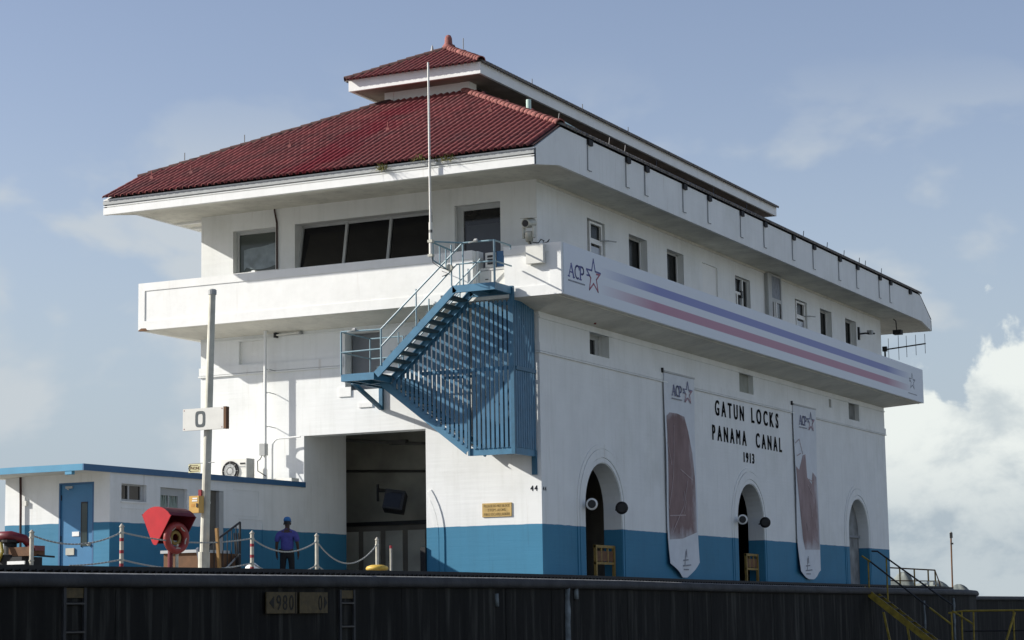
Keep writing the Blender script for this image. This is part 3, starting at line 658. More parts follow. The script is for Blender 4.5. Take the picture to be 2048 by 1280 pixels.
# rear slope and long slopes: one barrel run per column
def runs(name, parent, cols, m):
    k = MB(); n = 6
    for a, b, up in cols:
        a, b, up = Vector(a), Vector(b), Vector(up); d = (b-a).normalized(); sdv = d.cross(up).normalized(); u = sdv.cross(d)
        V = [p+sdv*.075*math.cos(math.pi*i/n)+u*.075*math.sin(math.pi*i/n) for p in (a, b) for i in range(n+1)]
        k.add(V, [(i, i+1, n+2+i, n+1+i) for i in range(n)]+[tuple(range(n, -1, -1))])
    return k.build(name, m, parent, smooth=False, kind='stuff')
cols = []; y = yb+.1
while y < LN-yb-.05:
    d = min(y-yb, LN-yb-y, CY0-yb); d = max(d-.1, .1); dx = d*(HX1-CX1)/(CY0-yb); k = dx/(HX1-CX1)
    cols.append(((HX1+.07, y, zh-.02), (HX1-dx, y, zh+(zc-zh)*k+.0), (0, 0, 1))); cols.append(((HX0-.07, y, zh-.02), (HX0+dx, y, zh+(zc-zh)*k), (0, 0, 1))); y += PITCH
x = HX0+.1
while x < HX1:
    xx = min(x-HX0, HX1-x); k = min(1, xx/(HX1-CX1)); cols.append(((x, LN-yf+.06, ze-.02), (x, LN-yb-(CY0-yb)*k, zh+(zc-zh)*k), (0, 0, 1))); x += PITCH
runs('side_tiles', lower_roof, cols, mat('sunlit_side_tile', (.22, .20, .18), .9, .5, 6))  # grazing sun on the tile crests painted in as a paler grey
# hip caps
def cap_mesh(name, m): 
    me = tile_mesh(name, .36, .122, .105, m, 8); return me
rm, rmd = cap_mesh('ridge_tile', m_ridge), cap_mesh('ridge_tile_mossy', m_ridged)
def hip(a, b, me, parent, label=None, step=.29):
    a, b = Vector(a), Vector(b); d = (b-a); L_ = d.length; d.normalize(); sx = d.cross(Vector((0, 0, 1))).normalized(); up = sx.cross(d)
    B = Matrix((sx, d, up)).transposed().to_4x4(); k = 0
    while k*step < L_-.1:
        X = B.copy(); X.translation = a+d*(k*step)+up*random.uniform(.0, .015)
        X = X @ Matrix.Rotation(random.uniform(-.05, .05), 4, 'Z')
        o = link('ridge_tile', me, parent, mw=X)
        if label: o['label'] = label
        k += 1
hip((HX1, yb, zh+.0), (CX1-.05, CY0-.05, zc-.01), rm, lower_roof, 'pinkish hip tile bedded in pale mortar')
hip((HX0, yb, zh-.02), (CX0+.05, CY0-.05, zc-.03), rmd, lower_roof, 'dark mossy hip tile')
# small guide spikes
def spike(p, parent, h=.28, tilt=.0): MB().tube([p, (p[0], p[1]+tilt, p[2]+h)], .012, 5).build('spike', m_black, parent)
for yy in (-1.0, 3.0, 5.1, 9.3, 12, 17.2, 19.6, 21.4, 23.1, 23.8, 25.7, 2.0): spike((HX1-.12, yy, zh+.08), lower_roof, .26, .08)
for k in (.18, .42): spike((HX0+(CX0-HX0)*k, yb+(CY0-yb)*k, zh+(zc-zh)*k+.12), lower_roof, .2)
def on_slope(x, y): return (x, y, slope_z(y)+.05)
for x, y in ((-9.1, -1.55), (-7.0, -.15), (-4.3, .25), (-1.6, .75), (-10.3, -1.6)):
    p = on_slope(x, y); a = MB(); a.tube([p, (p[0], p[1], p[2]+.24)], .013, 5); a.obox((p[0], p[1], p[2]+.05), (.05, 0, 0), (0, .015, 0), (0, 0, .035)); a.build('roof_bracket', m_tile, lower_roof)
# clerestory
clere = MB().box(CX0+.02, CX1-.02, CY0+.02, CY0+.14, zc-.6, 13.62).build('clerestory', m_white, house)
MB().box(CX0, CX0+.28, CY0, CY0+.5, zc-.5, 13.62).build('corner_post', m_white, clere); MB().box(CX1-.28, CX1, CY0, CY0+.42, zc-.5, 13.62).build('corner_post', m_white, clere)
MB().box(CX0+.25, CX1-.2, CY0+.45, CY1, zc-.5, 13.6).build('louvre_backing', m_black, clere)
MB().box(CX0+.05, CX1-.05, CY1-.1, CY1, zc-.5, 13.62).build('end_wall', m_white, clere)
for k in range(6):
    a = MB(); z = zc-.05+k*.11
    for xx in (CX1-.10, CX0+.10): a.obox((xx, (CY0+CY1)/2, z), (.05, 0, -.03*(1 if xx > -5 else -1)), (0, (CY1-CY0)/2-.45, 0), (.006, 0, .01))
    a.build('louvre', m_black, clere)
# upper roof
UX0, UX1, UY0, UY1 = -6.96, -2.88, 2.74, LN-2.74
ZU0, RX = 13.80, -4.92
RY0, RY1 = UY0+2.04, UY1-2.04; ZR = ZU0+.519*2.04
up = MB(); up.add([(UX0, UY0, ZU0), (UX1, UY0, ZU0), (RX, RY0, ZR), (UX0, UY1, ZU0), (UX1, UY1, ZU0), (RX, RY1, ZR)], [(0, 1, 2), (1, 4, 5, 2), (4, 3, 5), (3, 0, 2, 5)])
upper_roof = up.build('upper_roof', m_pan, house)
a = MB(); a.plate(rect(UX0+.04, UX1-.04, UY0+.06, UY1-.06), [], lambda u, v, t: (u, v, 13.52+t), 0, .04); a.build('upper_soffit', mat('stained_timber_soffit', (.30, .24, .20), .9, .3, 2), house)
for bx in ((UX0+.02, UX1-.02, UY0+.02, UY0+.10), (UX0+.02, UX1-.02, UY1-.10, UY1-.02), (UX0+.02, UX0+.10, UY0+.10, UY1-.10), (UX1-.10, UX1-.02, UY0+.10, UY1-.10)):
    MB().box(*bx, 13.49, 13.81).build('upper_fascia', m_white, house)
def ub(y):
    k = max(0, min(1, (y-UY0)/(RY0-UY0))); return UX0+(RX-UX0)*k, UX1+(RX-UX1)*k
TU = end_tiles(UX0, UX1, UY0-.13, ZU0-.05, RY0-.1, ub)
for p in TU: link('tile', tm, upper_roof, mw=tile_mat(*p))
cols = []; y = UY0+.1
while y < UY1-.05:
    d = max(min(y-UY0, UY1-y, 2.04)-.06, .1); cols.append(((UX1+.08, y, ZU0-.03), (UX1-d, y, ZU0+.519*d), (0, 0, 1))); cols.append(((UX0-.08, y, ZU0-.03), (UX0+d, y, ZU0+.519*d), (0, 0, 1))); y += PITCH
x = UX0+.1
while x < UX1: d = max(min(x-UX0, UX1-x)-.05, .1); cols.append(((x, UY1+.07, ZU0-.03), (x, UY1-d, ZU0+.519*d), (0, 0, 1))); x += PITCH
runs('side_tiles', upper_roof, cols, bpy.data.materials['sunlit_side_tile'])
hip((UX1+.04, UY0-.04, ZU0+.0), (RX, RY0, ZR+.02), rm, upper_roof, 'pinkish hip tile bedded in pale mortar', .23)
hip((UX0-.04, UY0-.04, ZU0-.02), (RX, RY0, ZR+.0), rmd, upper_roof, 'dark mossy hip tile', .27)
hip((RX, RY0, ZR+.05), (RX, RY1, ZR+.05), rmd, upper_roof, None, .9)
MB().lathe([(.24, -.06), (.17, .06), (.11, .15), (.10, .30), (.07, .37), (.0, .40)], 10, (RX, RY0+.02, ZR+.05)).build('finial', m_ridge, upper_roof, smooth=True)
spike((-3.75, UY0+.7, ZU0+.62), upper_roof, .3)
for yy in (6.2, 9.6, 13): spike((UX1-.15, yy, ZU0+.1), upper_roof, .22)
a = MB(); p = (RX-.35, RY0-.28, ZR-.10); a.lathe([(.12, 0), (.05, .06), (.02, .2), (.0, .24)], 8, p); a.build('roof_finial_lamp', m_grey, upper_roof)
# vent pipe on the long slope
vp = MB().tube([(-.95, 1.62, 11.7), (-.95, 1.62, 12.28)], .065, 10).build('vent_pipe', m_green, lower_roof)
MB().tube([(HX1-.03, -.95, zh+.10), (HX1-.03, -.1, zh+.06)], .05, 8).build('ridge_pipe', m_green, lower_roof)
# drain pipes on the long fascia
for yy in (.38, 2.74, 3.98, 6.63, 8.49, 11.1, 13.1, 15.7, 17.7, 20.35, 22.3, 24.9, 26.2, 28.7):
    a = MB(); a.box(HX1, HX1+.07, yy+.0, yy+.24, 10.62, 10.755); br = a.build('gutter_bracket', m_track, house)
    if yy < 28: MB().tube([(HX1+.02, yy+.01, 10.64), (HX1+.02, yy, 9.99), (HX1+.03, yy+.19, 9.985)], .013, 5).build('drain_pipe', m_groove, br)
# cable down the front wall
MB().tube([(-7.53, -.05, 9.82), (-7.52, -.05, 9.75), (-7.47, -.03, 9.45), (-7.465, -.03, 8.24)], .026, 6).build('downpipe', m_rusty, house)

# ================================================================== ANNEX
XA, YA = -6.67, -8.05
annex = thing('annex_hut', (-8.1, -4, 0), 'low white and blue annex with a flat blue-edged roof beside the gateway', 'building')
mb = MB(); mb.plate(rect(-9.57, XA, 0, 2.525), [rect(-8.06, -7.10, 0, 2.325)], FY(YA), 0, .2); mb.build('front_wall', m_wall, annex)
AW = [(-7.63, -6.70, 1.905, 2.29), (-6.17, -5.12, 1.40, 2.275)]
mb = MB(); mb.plate([(YA+.2, 0), (-4.23, 0), (-4.23, 2.30), (-3.62, 2.30), (-3.62, 0), (-.003, 0), (-.003, 2.60), (YA+.2, 2.535)], [rect(*q) for q in AW], FX(XA, -1), .001, .2); mb.build('side_wall', m_wall, annex)
mb = MB(); mb.box(-9.57, -9.4, YA+.2, -.003, 0, 2.47); mb.box(-9.4, XA-.2, -.2, -.003, 0, 2.47); mb.build('rear_wall', m_wall, annex)
mb = MB(); mb.box(-9.4, XA-.3, YA+.9, YA+1.0, 0, 2.47); mb.build('inner_partition', m_dark, annex)
# roof slab, its front edge bowed a little
n = 10; fr = [(-9.78+k*(XA+.02+9.78)/n, -9.02) for k in range(n+1)]
rz = lambda x: 2.625-.0*(x+6.67)-.018*max(0, -8.6-x)**1.5*1.4
mb = MB()
V = []; 
for x, y in fr: V += [(x, y, rz(x)-.115), (x, y, rz(x)+.01), (x, -.004, rz(x)+.05), (x, -.004, rz(x)-.075)]
F = []
for k in range(n): 
    for j in range(4): F.append((k*4+j, k*4+(j+1) % 4, k*4+4+(j+1) % 4, k*4+4+j))
F += [(0, 1, 2, 3), (n*4+3, n*4+2, n*4+1, n*4)]
mb.add(V, F); rf = mb.build('roof', m_soffit, annex)
mb = MB(); V = []; F = []
for x, y in fr: V += [(x, y-.03, rz(x)-.12), (x, y-.03, rz(x)+.022), (x, y-.002, rz(x)+.022), (x, y-.002, rz(x)-.12)]
for k in range(n):
    for j in range(4): F.append((k*4+j, k*4+(j+1) % 4, k*4+4+(j+1) % 4, k*4+4+j))
F += [(3, 2, 1, 0), (n*4, n*4+1, n*4+2, n*4+3)]
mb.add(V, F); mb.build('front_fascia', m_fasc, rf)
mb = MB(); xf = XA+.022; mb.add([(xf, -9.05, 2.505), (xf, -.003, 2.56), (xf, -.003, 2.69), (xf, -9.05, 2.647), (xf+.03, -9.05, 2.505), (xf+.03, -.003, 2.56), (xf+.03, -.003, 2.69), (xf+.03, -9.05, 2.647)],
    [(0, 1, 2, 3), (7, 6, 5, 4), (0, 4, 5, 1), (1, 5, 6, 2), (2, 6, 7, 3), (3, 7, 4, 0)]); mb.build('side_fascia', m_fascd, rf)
mb = MB(); mb.box(-7.13, -6.95, -9.04, -8.93, 2.43, 2.515); mb.build('beam_end', m_fasc, rf)
# door
dr = MB().box(-8.02, -7.14, YA+.03, YA+.08, .02, 2.285).build('door', m_door, annex)
a = MB(); a.plate(rect(-8.06, -7.10, 0.01, 2.325), [rect(-8.02, -7.14, .01, 2.285)], FY(YA-.002), .0, .1); a.build('door_frame', m_fascd, annex)
a = MB(); a.box(-7.445, -7.29, YA+.015, YA+.028, .92, 1.87); a.build('vision_panel', m_glassg, dr); a = MB(); a.box(-7.46, -7.445, YA+.01, YA+.029, .90, 1.89); a.box(-7.445, -7.29, YA+.01, YA+.029, 1.86, 1.89); a.build('panel_bead', m_black, dr)
a = MB(); a.lathe([(.045, 0), (.05, .03), (.03, .07), (0, .08)], 10, (-7.225, YA+.03, .955), (0, -1, 0)); a.build('knob', m_galv, dr)
a = MB(); a.box(-7.70, -7.51, YA+.015, YA+.029, 1.14, 1.24); a.build('notice', m_white, dr); a = MB(); a.box(-7.86, -7.63, YA+.0, YA+.029, .73, .88); a.build('letter_plate', m_galv, dr)
a = MB(); a.box(-7.88, -7.70, YA-.01, YA+.028, 2.20, 2.25); a.bar((-7.84, YA, 2.2), (-7.74, YA-.08, 2.17), .02, .02); a.build('door_closer', m_frame, dr)
for z in (2.0, 1.1, .3): a = MB(); a.box(-8.035, -8.0, YA+.015, YA+.029, z-.06, z+.06); a.build('hinge', m_black, dr)
# side windows of the annex
y0, y1, z0, z1 = AW[0]
wq = MB().plate(rect(y0, y1, z0, z1), [rect(y0+.04, y1-.12, z0+.05, z1-.03)], FX(XA-.08, -1), 0, .05).build('window', m_frame, annex)
MB().box(XA-.12, XA-.11, y0, y1, z0, z1).build('pane', m_glass, wq); MB().box(XA-.10, XA-.075, y0+.33, y0+.385, z0+.05, z1-.03).build('mullion', m_frame, wq); MB().box(XA-.02, XA+.03, y0-.03, y1+.03, z0-.035, z0).build('sill', m_white, wq)
y0, y1, z0, z1 = AW[1]
wq = MB().plate(rect(y0, y1, z0, z1), [rect(y0+.06, y1-.26, z0+.05, z1-.17)], FX(XA-.08, -1), 0, .05).build('window', m_frame, annex)
MB().box(XA-.125, XA-.115, y0, y1, z0, z1).build('pane', m_glassg, wq); a = MB()
for k in range(9): yy = y0+.08+k*.085; a.obox((XA-.105, yy, (z0+z1)/2-.05), (.004, .012, 0), (0, .03, 0), (0, .03*(1 if k % 2 else -1), (z1-z0)/2-.12))
a.build('curtain', mat('pale_green_curtain', (.30, .36, .31), .9, .2, 8), wq); MB().box(XA-.10, XA-.075, y0+.40, y0+.44, z0+.05, z1-.17).build('mullion', m_frame, wq)
dq = MB().box(XA-.18, XA-.10, -4.22, -3.63, .02, 2.29).build('side_door', m_dark, annex); MB().box(XA-.12, XA-.002, -3.80, -3.63, .02, 2.29).build('door_frame', m_frame, dq)
for y0, y1, z0, z1 in ((-3.2, -2.13, 1.745, 2.36),): # blind recess outlined on the wall
    for bx in ((y0, y1, z1, z1+.012), (y1, y1+.015, z0, z1), (y0, y1, 1.745, 1.757)): MB().box(XA, XA+.012, *bx).build('wall_joint', m_wall, annex)
MB().box(XA, XA+.014, -7.63, -6.2, 1.74, 1.755).build('wall_joint', m_wall, annex)
MB().box(XA, XA+.014, -3.0, -1.95, 1.66, 1.675).build('wall_joint', m_wall, annex); MB().box(XA, XA+.016, -1.95, -1.93, 1.0, 1.675).build('wall_joint', m_wall, annex)
MB().tube([(-9.10, YA-.06, 2.5), (-9.08, YA-.06, 1.9), (-9.06, YA-.06, 0)], .028, 7).build('downpipe', m_rusty, annex)
MB().box(-9.02, -8.93, YA-.06, YA-.001, 1.86, 1.97).build('junction_box', m_cream, annex)

# ================================================================== ESCAPE STAIR
stair = thing('escape_stair', (-2, -1.2, 3), 'blue steel outside escape stair with slatted cage on the corner of the control house', 'stair')
YO, YI = -2.15, -1.235
def channel(a, b, d, parent, name, face=-1, m=m_steel, fl=.055, th=.012):   # C-channel with open side out
    a, b = Vector(a), Vector(b); m_ = MB(); dv = (b-a).normalized(); side_ = Vector((0, 0, 1)).cross(dv).normalized()*(-face); upv = dv.cross(side_)*(1 if dv.cross(side_).z > 0 else -1)
    m_.bar(a-upv*d/2, b-upv*d/2, th, d, up=upv)
    for h in (-.008, -d+.008): m_.bar(a+upv*h-side_*fl/2*1, b+upv*h-side_*fl/2, fl, .016, up=upv)
    return m_.build(name, m, parent)
TOPZ, LZ = 7.0, 5.085
PX = [(-4.28, LZ), (-3.37, LZ), (-1.22, TOPZ), (-.10, TOPZ)]
for yy, nm in ((YO, 'outer'), (YI-.02, 'inner')):
    for (xa, za), (xb, zb) in zip(PX[:-1], PX[1:]):
        channel((xa, yy, za), (xb, yy, zb), .175, stair, 'stringer', face=1 if nm == 'outer' else -1, m=m_steel)
channel((-.10, YO, TOPZ), (-.10, YI, TOPZ), .175, stair, 'end_beam', face=1)
channel((-4.28, YO, LZ), (-4.28, -.02, LZ), .175, stair, 'end_beam', face=-1)
pl = MB().box(-1.22, -.11, YO+.01, YI-.03, TOPZ-.03, TOPZ).build('upper_landing', m_tread, stair); MB().box(-.7, -.66, YO+.01, YI-.03, TOPZ-.12, TOPZ-.031).build('joist', m_steel, pl)
pl = MB().box(-4.27, -3.37, YO+.01, -.02, LZ-.03, LZ).build('lower_landing', m_tread, stair)
for xx in (-4.0, -3.45): MB().box(xx-.03, xx+.03, YO+.02, -.03, LZ-.17, LZ-.031).build('joist', m_steel, pl)
for k in range(1, 11):
    t = k/11; x = -3.37+2.15*t; z = LZ+(TOPZ-LZ)*t
    MB().obox((x, (YO+YI-.02)/2, z-.06), (.135, 0, 0), (0, (YI-YO)/2-.03, 0), (0, 0, .026)).build('tread', m_tread, stair)
# lower flight inside the cage
def lowz(x): return 5.0+(x+3.60)*(3.21-5.0)/(-1.30+3.60)
channel((-3.62, YI, 5.02), (-1.28, YI, 3.225), .19, stair, 'stringer', face=1); channel((-3.62, -.2, 5.02), (-1.28, -.2, 3.225), .19, stair, 'stringer', face=-1)
for k in range(1, 10):
    x = -3.55+2.25*k/10; MB().obox((x, (YI-.2)/2, lowz(x)-.04), (.125, 0, 0), (0, .48, 0), (0, 0, .014)).build('tread', m_tread, stair)
MB().box(-1.28, -.11, YI+.02, -.12, 3.185, 3.21).build('bottom_landing', m_tread, stair)
channel((-1.28, YI, 3.205), (-.10, YI, 3.205), .175, stair, 'end_beam', face=1); channel((-.10, YI, 3.205), (-.10, -.05, 3.205), .175, stair, 'end_beam', face=1)
for xx, yy, z0, z1, ww in ((-.10, YI-.02, 3.02, 7.02, .09), (-1.285, YI-.01, 3.03, 6.72, .055), (-.10, -.12, 3.03, 6.55, .05)):
    MB().box(xx-ww/2, xx+ww/2, yy-ww/2, yy+ww/2, z0, z1).build('post', m_slat, stair)
MB().box(-.22, -.10, -.07, -.002, 2.6, 3.18).build('wall_bracket', m_slat, stair)
br = MB(); br.box(-4.43, -4.33, -.08, -.002, 4.40, 5.05); br.bar((-4.38, -.06, 4.44), (-4.38, -1.45, 4.96), .08, .09); br.build('landing_bracket', m_slat, stair)
br = MB(); br.box(-3.52, -3.44, -.08, -.002, 4.40, 4.92); br.build('landing_bracket', m_slat, stair)
# vertical slats of the cage: front face and right face
def upz(x): return min(6.70, 4.90+(x+3.37)*.891) if x < -1.22 else 6.70
x = -3.30
while x < -.16:
    zl = lowz(x)-.03 if x < -1.30 else 3.19
    zt = upz(x)-.0
    if zt-zl > .08 and abs(x+1.285) > .05:
        MB().box(x-.038, x+.038, YI-.034, YI-.020, zl, zt).build('slat', m_slatf, stair)
    x += .1205
x = -3.24
while x < -.16:
    zl = lowz(x)-.03 if x < -1.30 else 3.19
    zt = upz(x)
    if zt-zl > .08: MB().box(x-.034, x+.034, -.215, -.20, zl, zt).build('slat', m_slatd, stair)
    x += .1195
MB().box(-2.55, -.12, -.198, -.17, 5.03, 5.10).build('slat_rail', m_slat, stair)
y = YI+.13
while y < -.08: MB().box(-.090, -.076, y-.046, y+.046, 3.19, 6.70 if y < -.3 else 6.6).build('slat', m_slatf, stair); y += .121
MB().box(-2.55, -.12, YI-.017, YI+.02, 5.03, 5.12).build('slat_rail', m_slat, stair); MB().box(-.073, -.04, YI+.05, -.08, 5.03, 5.12).build('slat_rail', m_slat, stair)
MB().box(-1.26, -.14, YI-.017, YI+.02, 6.58, 6.66).build('slat_rail', m_slat, stair); MB().bar((-3.4, YI, 4.84), (-1.28, YI, 6.66), .03, .07).build('slat_rail', m_slat, stair)
# railings
def rail(pts, r=.022, nm='handrail'): return MB().tube(pts, r, 8).build(nm, m_rail, stair)
rail([(-.10, YO, TOPZ+1.0), (-.10, YO, TOPZ)], .028, 'baluster'); rail([(-.93, YO, TOPZ+1.02), (-.93, YO, TOPZ)], .02, 'baluster'); rail([(-1.24, YO, TOPZ+.98), (-1.24, YO, TOPZ)], .02, 'baluster')
rail([(-.10, YO, TOPZ+.99), (-.93, YO, TOPZ+1.0), (-3.17, YO, LZ+1.02), (-4.28, YO, LZ+1.035)]); rail([(-.10, YO, TOPZ+.5), (-1.1, YO, TOPZ+.5), (-3.17, YO, LZ+.60)], .02); rail([(-3.17, YO, LZ+.55), (-4.28, YO, LZ+.53)], .02)
rail([(-.10, YO, TOPZ+.99), (-.10, YI-.05, TOPZ+.99), (-.10, YI-.05, TOPZ+.90)]); rail([(-.10, YO, TOPZ+.5), (-.10, YI-.02, TOPZ+.5)], .02)
for xx in (-4.28, -3.17): rail([(xx, YO, LZ+1.03), (xx, YO, LZ+(.0 if xx < -4 else .15))], .024, 'baluster')
rail([(-2.2, YO, 7.0), (-2.2, YO, 6.12)], .018, 'baluster')
rail([(-.93, YI, TOPZ+.75), (-3.2, YI, LZ+.72)], .018); rail([(-.93, YI, TOPZ+.45), (-3.2, YI, LZ+.42)], .018)
for xx in (-1.5, -2.35, -3.2): z = LZ+(TOPZ-LZ)*(xx+3.37)/2.15; rail([(xx, YI, z+.9), (xx, YI, z-.05)], .018, 'baluster')
rail([(-4.28, YO, LZ+1.03), (-4.28, -.75, LZ+1.02), (-3.35, -.75, LZ+1.02)], .018); rail([(-4.28, YO, LZ+.53), (-4.28, -.75, LZ+.52), (-3.35, -.75, LZ+.52)], .018); rail([(-4.28, -.75, LZ+1.02), (-4.28, -.75, LZ)], .018, 'baluster'); rail([(-3.35, -.75, LZ+1.02), (-3.35, -.75, LZ)], .018, 'baluster')
# guard between parapet and upper stair head
g0, g1 = Vector((-1.46, -2.66, 7.98)), Vector((-1.27, YO, 7.86))
rail([g0, g1], .022); rail([g0-Vector((0, 0, .42)), g1-Vector((0, 0, .52))], .018)
for t in (.0, .4, .75): q = g0.lerp(g1, t); rail([q, q-Vector((0, 0, .42+.1*t))], .018, 'baluster')
rail([(-1.46, -2.68, 8.0), (-.93, YO, TOPZ+1.0)], .02); rail([(-1.46, -2.66, 7.56), (-1.46, -2.66, 8.0)], .02, 'baluster')
# lamps clamped on the railings
for p, lab in (((-3.95, YO-.02, LZ+1.06), 'small silver bulkhead lamp on the lower landing rail of the blue stair'), ((-.62, YO-.03, TOPZ+1.02), 'small silver lamp clamped to the top rail of the blue stair')):
    t = thing('rail_lamp', p, lab, 'lamp', 'lamps on the escape stair'); px_, py_, pz_ = p
    MB().lathe([(.02, -.05), (.045, -.03), (.045, .04), (.02, .06)], 8, (px_+.05, py_, pz_), (1, 0, 0)).build('lamp_body', m_grey, t); MB().bar((px_, py_-.01, pz_-.02), (px_-.12, py_-.05, pz_-.05), .05, .02).build('lamp_shade', m_cream, t)
t = thing('round_junction_box', (-1.26, YO-.05, 7.42), 'round grey junction box on the stair post below the top landing rail', 'junction box')
MB().lathe([(.0, -.03), (.085, -.03), (.09, .0), (.085, .05), (.0, .055)], 14, (-1.26, YO-.05, 7.42), (0, -1, 0)).build('box_body', m_galv, t); MB().tube([(-1.26, YO-.03, 7.33), (-1.4, YO-.03, 7.25), (-1.65, YO+.3, 7.3), (-1.75, -1.3, 7.45), (-2.0, -1.2, 7.55)], .01, 5).build('cable', m_black, t)
# equipment cabinet in the balcony doorway
t = thing('louvred_cabinet', (-.75, -1.0, 7.03), 'white equipment cabinet with louvre filling the balcony doorway above the blue stair', 'cabinet')
MB().box(-1.10, -.42, -.98, -.65, 7.03, 7.56).build('lower_cabinet', m_cream, t); MB().box(-.93, -.66, -.98, -.65, 7.57, 7.93).build('upper_cabinet', m_cream, t); MB().box(-.64, -.42, -.95, -.65, 7.57, 7.95).build('side_panel', m_fascd, t)
for k in range(3): MB().box(-.87, -.73, -.995, -.981, 7.64+k*.085, 7.69+k*.085).build('louvre', m_black, t)
MB().box(-.81, -.795, -.99, -.981, 7.05, 7.50).build('door_joint', m_groove, t); MB().box(-1.08, -.44, -.99, -.981, 7.49, 7.505).build('door_joint', m_groove, t); MB().box(-.93, -.86, -1.0, -.981, 7.27, 7.29).build('latch', m_black, t)

# ================================================================== THINGS ON THE HOUSE
# whip antenna
t = thing('whip_antenna', (-1.47, -2.74, 7.6), 'tall thin white whip antenna rising from the blue stair past both roofs', 'antenna')
AX, AY = -1.47, -2.74
MB().tube([(AX, AY, 7.62), (AX, AY, 8.45)], .042, 10).build('mast_base', m_cream, t); MB().tube([(AX, AY, 8.45), (AX-.02, AY, 12.32)], [.030, .024], 8).build('whip', m_cream, t)
MB().tube([(AX, AY, 8.20), (AX, AY, 8.27)], .044, 8).build('collar', m_black, t)
for z in (8.0, 7.66): MB().box(AX-.06, AX+.06, AY-.05, AY+.07, z-.03, z+.03).build('clamp', m_galv, t)
MB().tube([(AX, AY+.05, 7.62), (AX+.02, AY+.06, 7.5), (AX+.12, AY+.2, 7.40), (-1.26, YO-.06, 7.36)], .009, 5).build('cable', m_black, t)
# CCTV camera on its post
t = thing('security_camera', (.36, -1.2, 7.98), 'silver pan and tilt camera on the parapet corner above the striped banner', 'camera')
MB().tube([(.36, -1.12, 7.98), (.36, -1.2, 8.06)], .05, 8).build('foot', m_galv, t); MB().lathe([(.085, 0), (.10, .10), (.115, .12), (.10, .17), (.11, .19), (.08, .24)], 14, (.36, -1.2, 8.06)).build('pan_head', m_galv, t, smooth=True)
MB().box(.20, .24, -1.26, -1.14, 8.14, 8.42).build('yoke', m_galv, t); MB().box(.47, .51, -1.26, -1.14, 8.14, 8.42).build('yoke', m_galv, t)
d = Vector((-.02, -.95, -.18)).normalized(); c0 = Vector((.33, -1.12, 8.52))
hs = MB().lathe([(.0, -.20), (.10, -.20), (.115, -.17), (.115, .20), (.10, .22), (.0, .22)], 16, c0, d).build('housing', m_galv, t, smooth=False); MB().lathe([(.0, .221), (.085, .221), (.0, .224)], 14, c0, d).build('lens', m_black, hs); MB().bar(c0+d*-.2+Vector((0, 0, .125)), c0+d*.28+Vector((0, 0, .125)), .22, .012).build('sun_shield', m_galv, hs)
MB().tube([(.38, -1.22, 8.06), (.45, -1.22, 7.86), (.53, -1.24, 7.74)], .016, 6).build('cable', m_black, t); MB().tube([(.42, -1.15, 8.04), (.55, -1.1, 8.02), (.62, -1.1, 8.10), (.70, -1.1, 8.06), (.66, -1.1, 8.0), (.78, -1.1, 8.02), (.84, -1.1, 8.08), (.80, -1.1, 8.02)], .014, 6).build('coiled_cable', m_black, t)
t = MB().box(.31, .76, -1.30, Y0-.001, 7.51, 7.97).build('junction_box', m_cream); tag(t, 'cream junction box on the sunlit parapet below the silver camera', 'junction box')
# striped banner along the balcony
bn = MB().box(P+.001, P+.018, -1.06, LN+P-.03, ZB+.005, ZT-.005).build('striped_banner', m_stripe); tag(bn, 'long banner with blue and red stripes along the balcony', 'banner')
def star(parent, cy, cz, sy, sz, xf_, wd, ma=None, mb_=None):          # open five-pointed star drawn in two colours
    fn = FX(xf_); P_ = lambda a, r: (cy+sy*r*math.sin(a), cz+sz*r*math.cos(a)); D = math.pi/5
    pts = [P_(k*D, 1 if k % 2 == 0 else .40) for k in range(10)]
    m1, m2 = MB(), MB(); mid = lambda a, b, t: (a[0]+(b[0]-a[0])*t, a[1]+(b[1]-a[1])*t)
    stroke(m1, [pts[2], pts[1], pts[0], pts[9], pts[8]], wd, fn, 0, .004); stroke(m1, [pts[8], mid(pts[8], pts[7], .75), (pts[8][0]+.05*sy, pts[7][1]+.10*sz)], wd, fn, .0, .005)
    stroke(m2, [mid(pts[2], pts[3], .12), mid(pts[2], pts[3], .25), pts[3], pts[4], pts[5], pts[6], pts[7], mid(pts[7], pts[8], .30)], wd, fn, 0, .004); stroke(m2, [(pts[3][0], pts[2][1]-.12*sz), mid(pts[2], pts[3], .2)], wd, fn, 0, .005)
    m1.build('emblem', ma or m_navy, parent); m2.build('emblem', mb_ or m_maroon, parent)
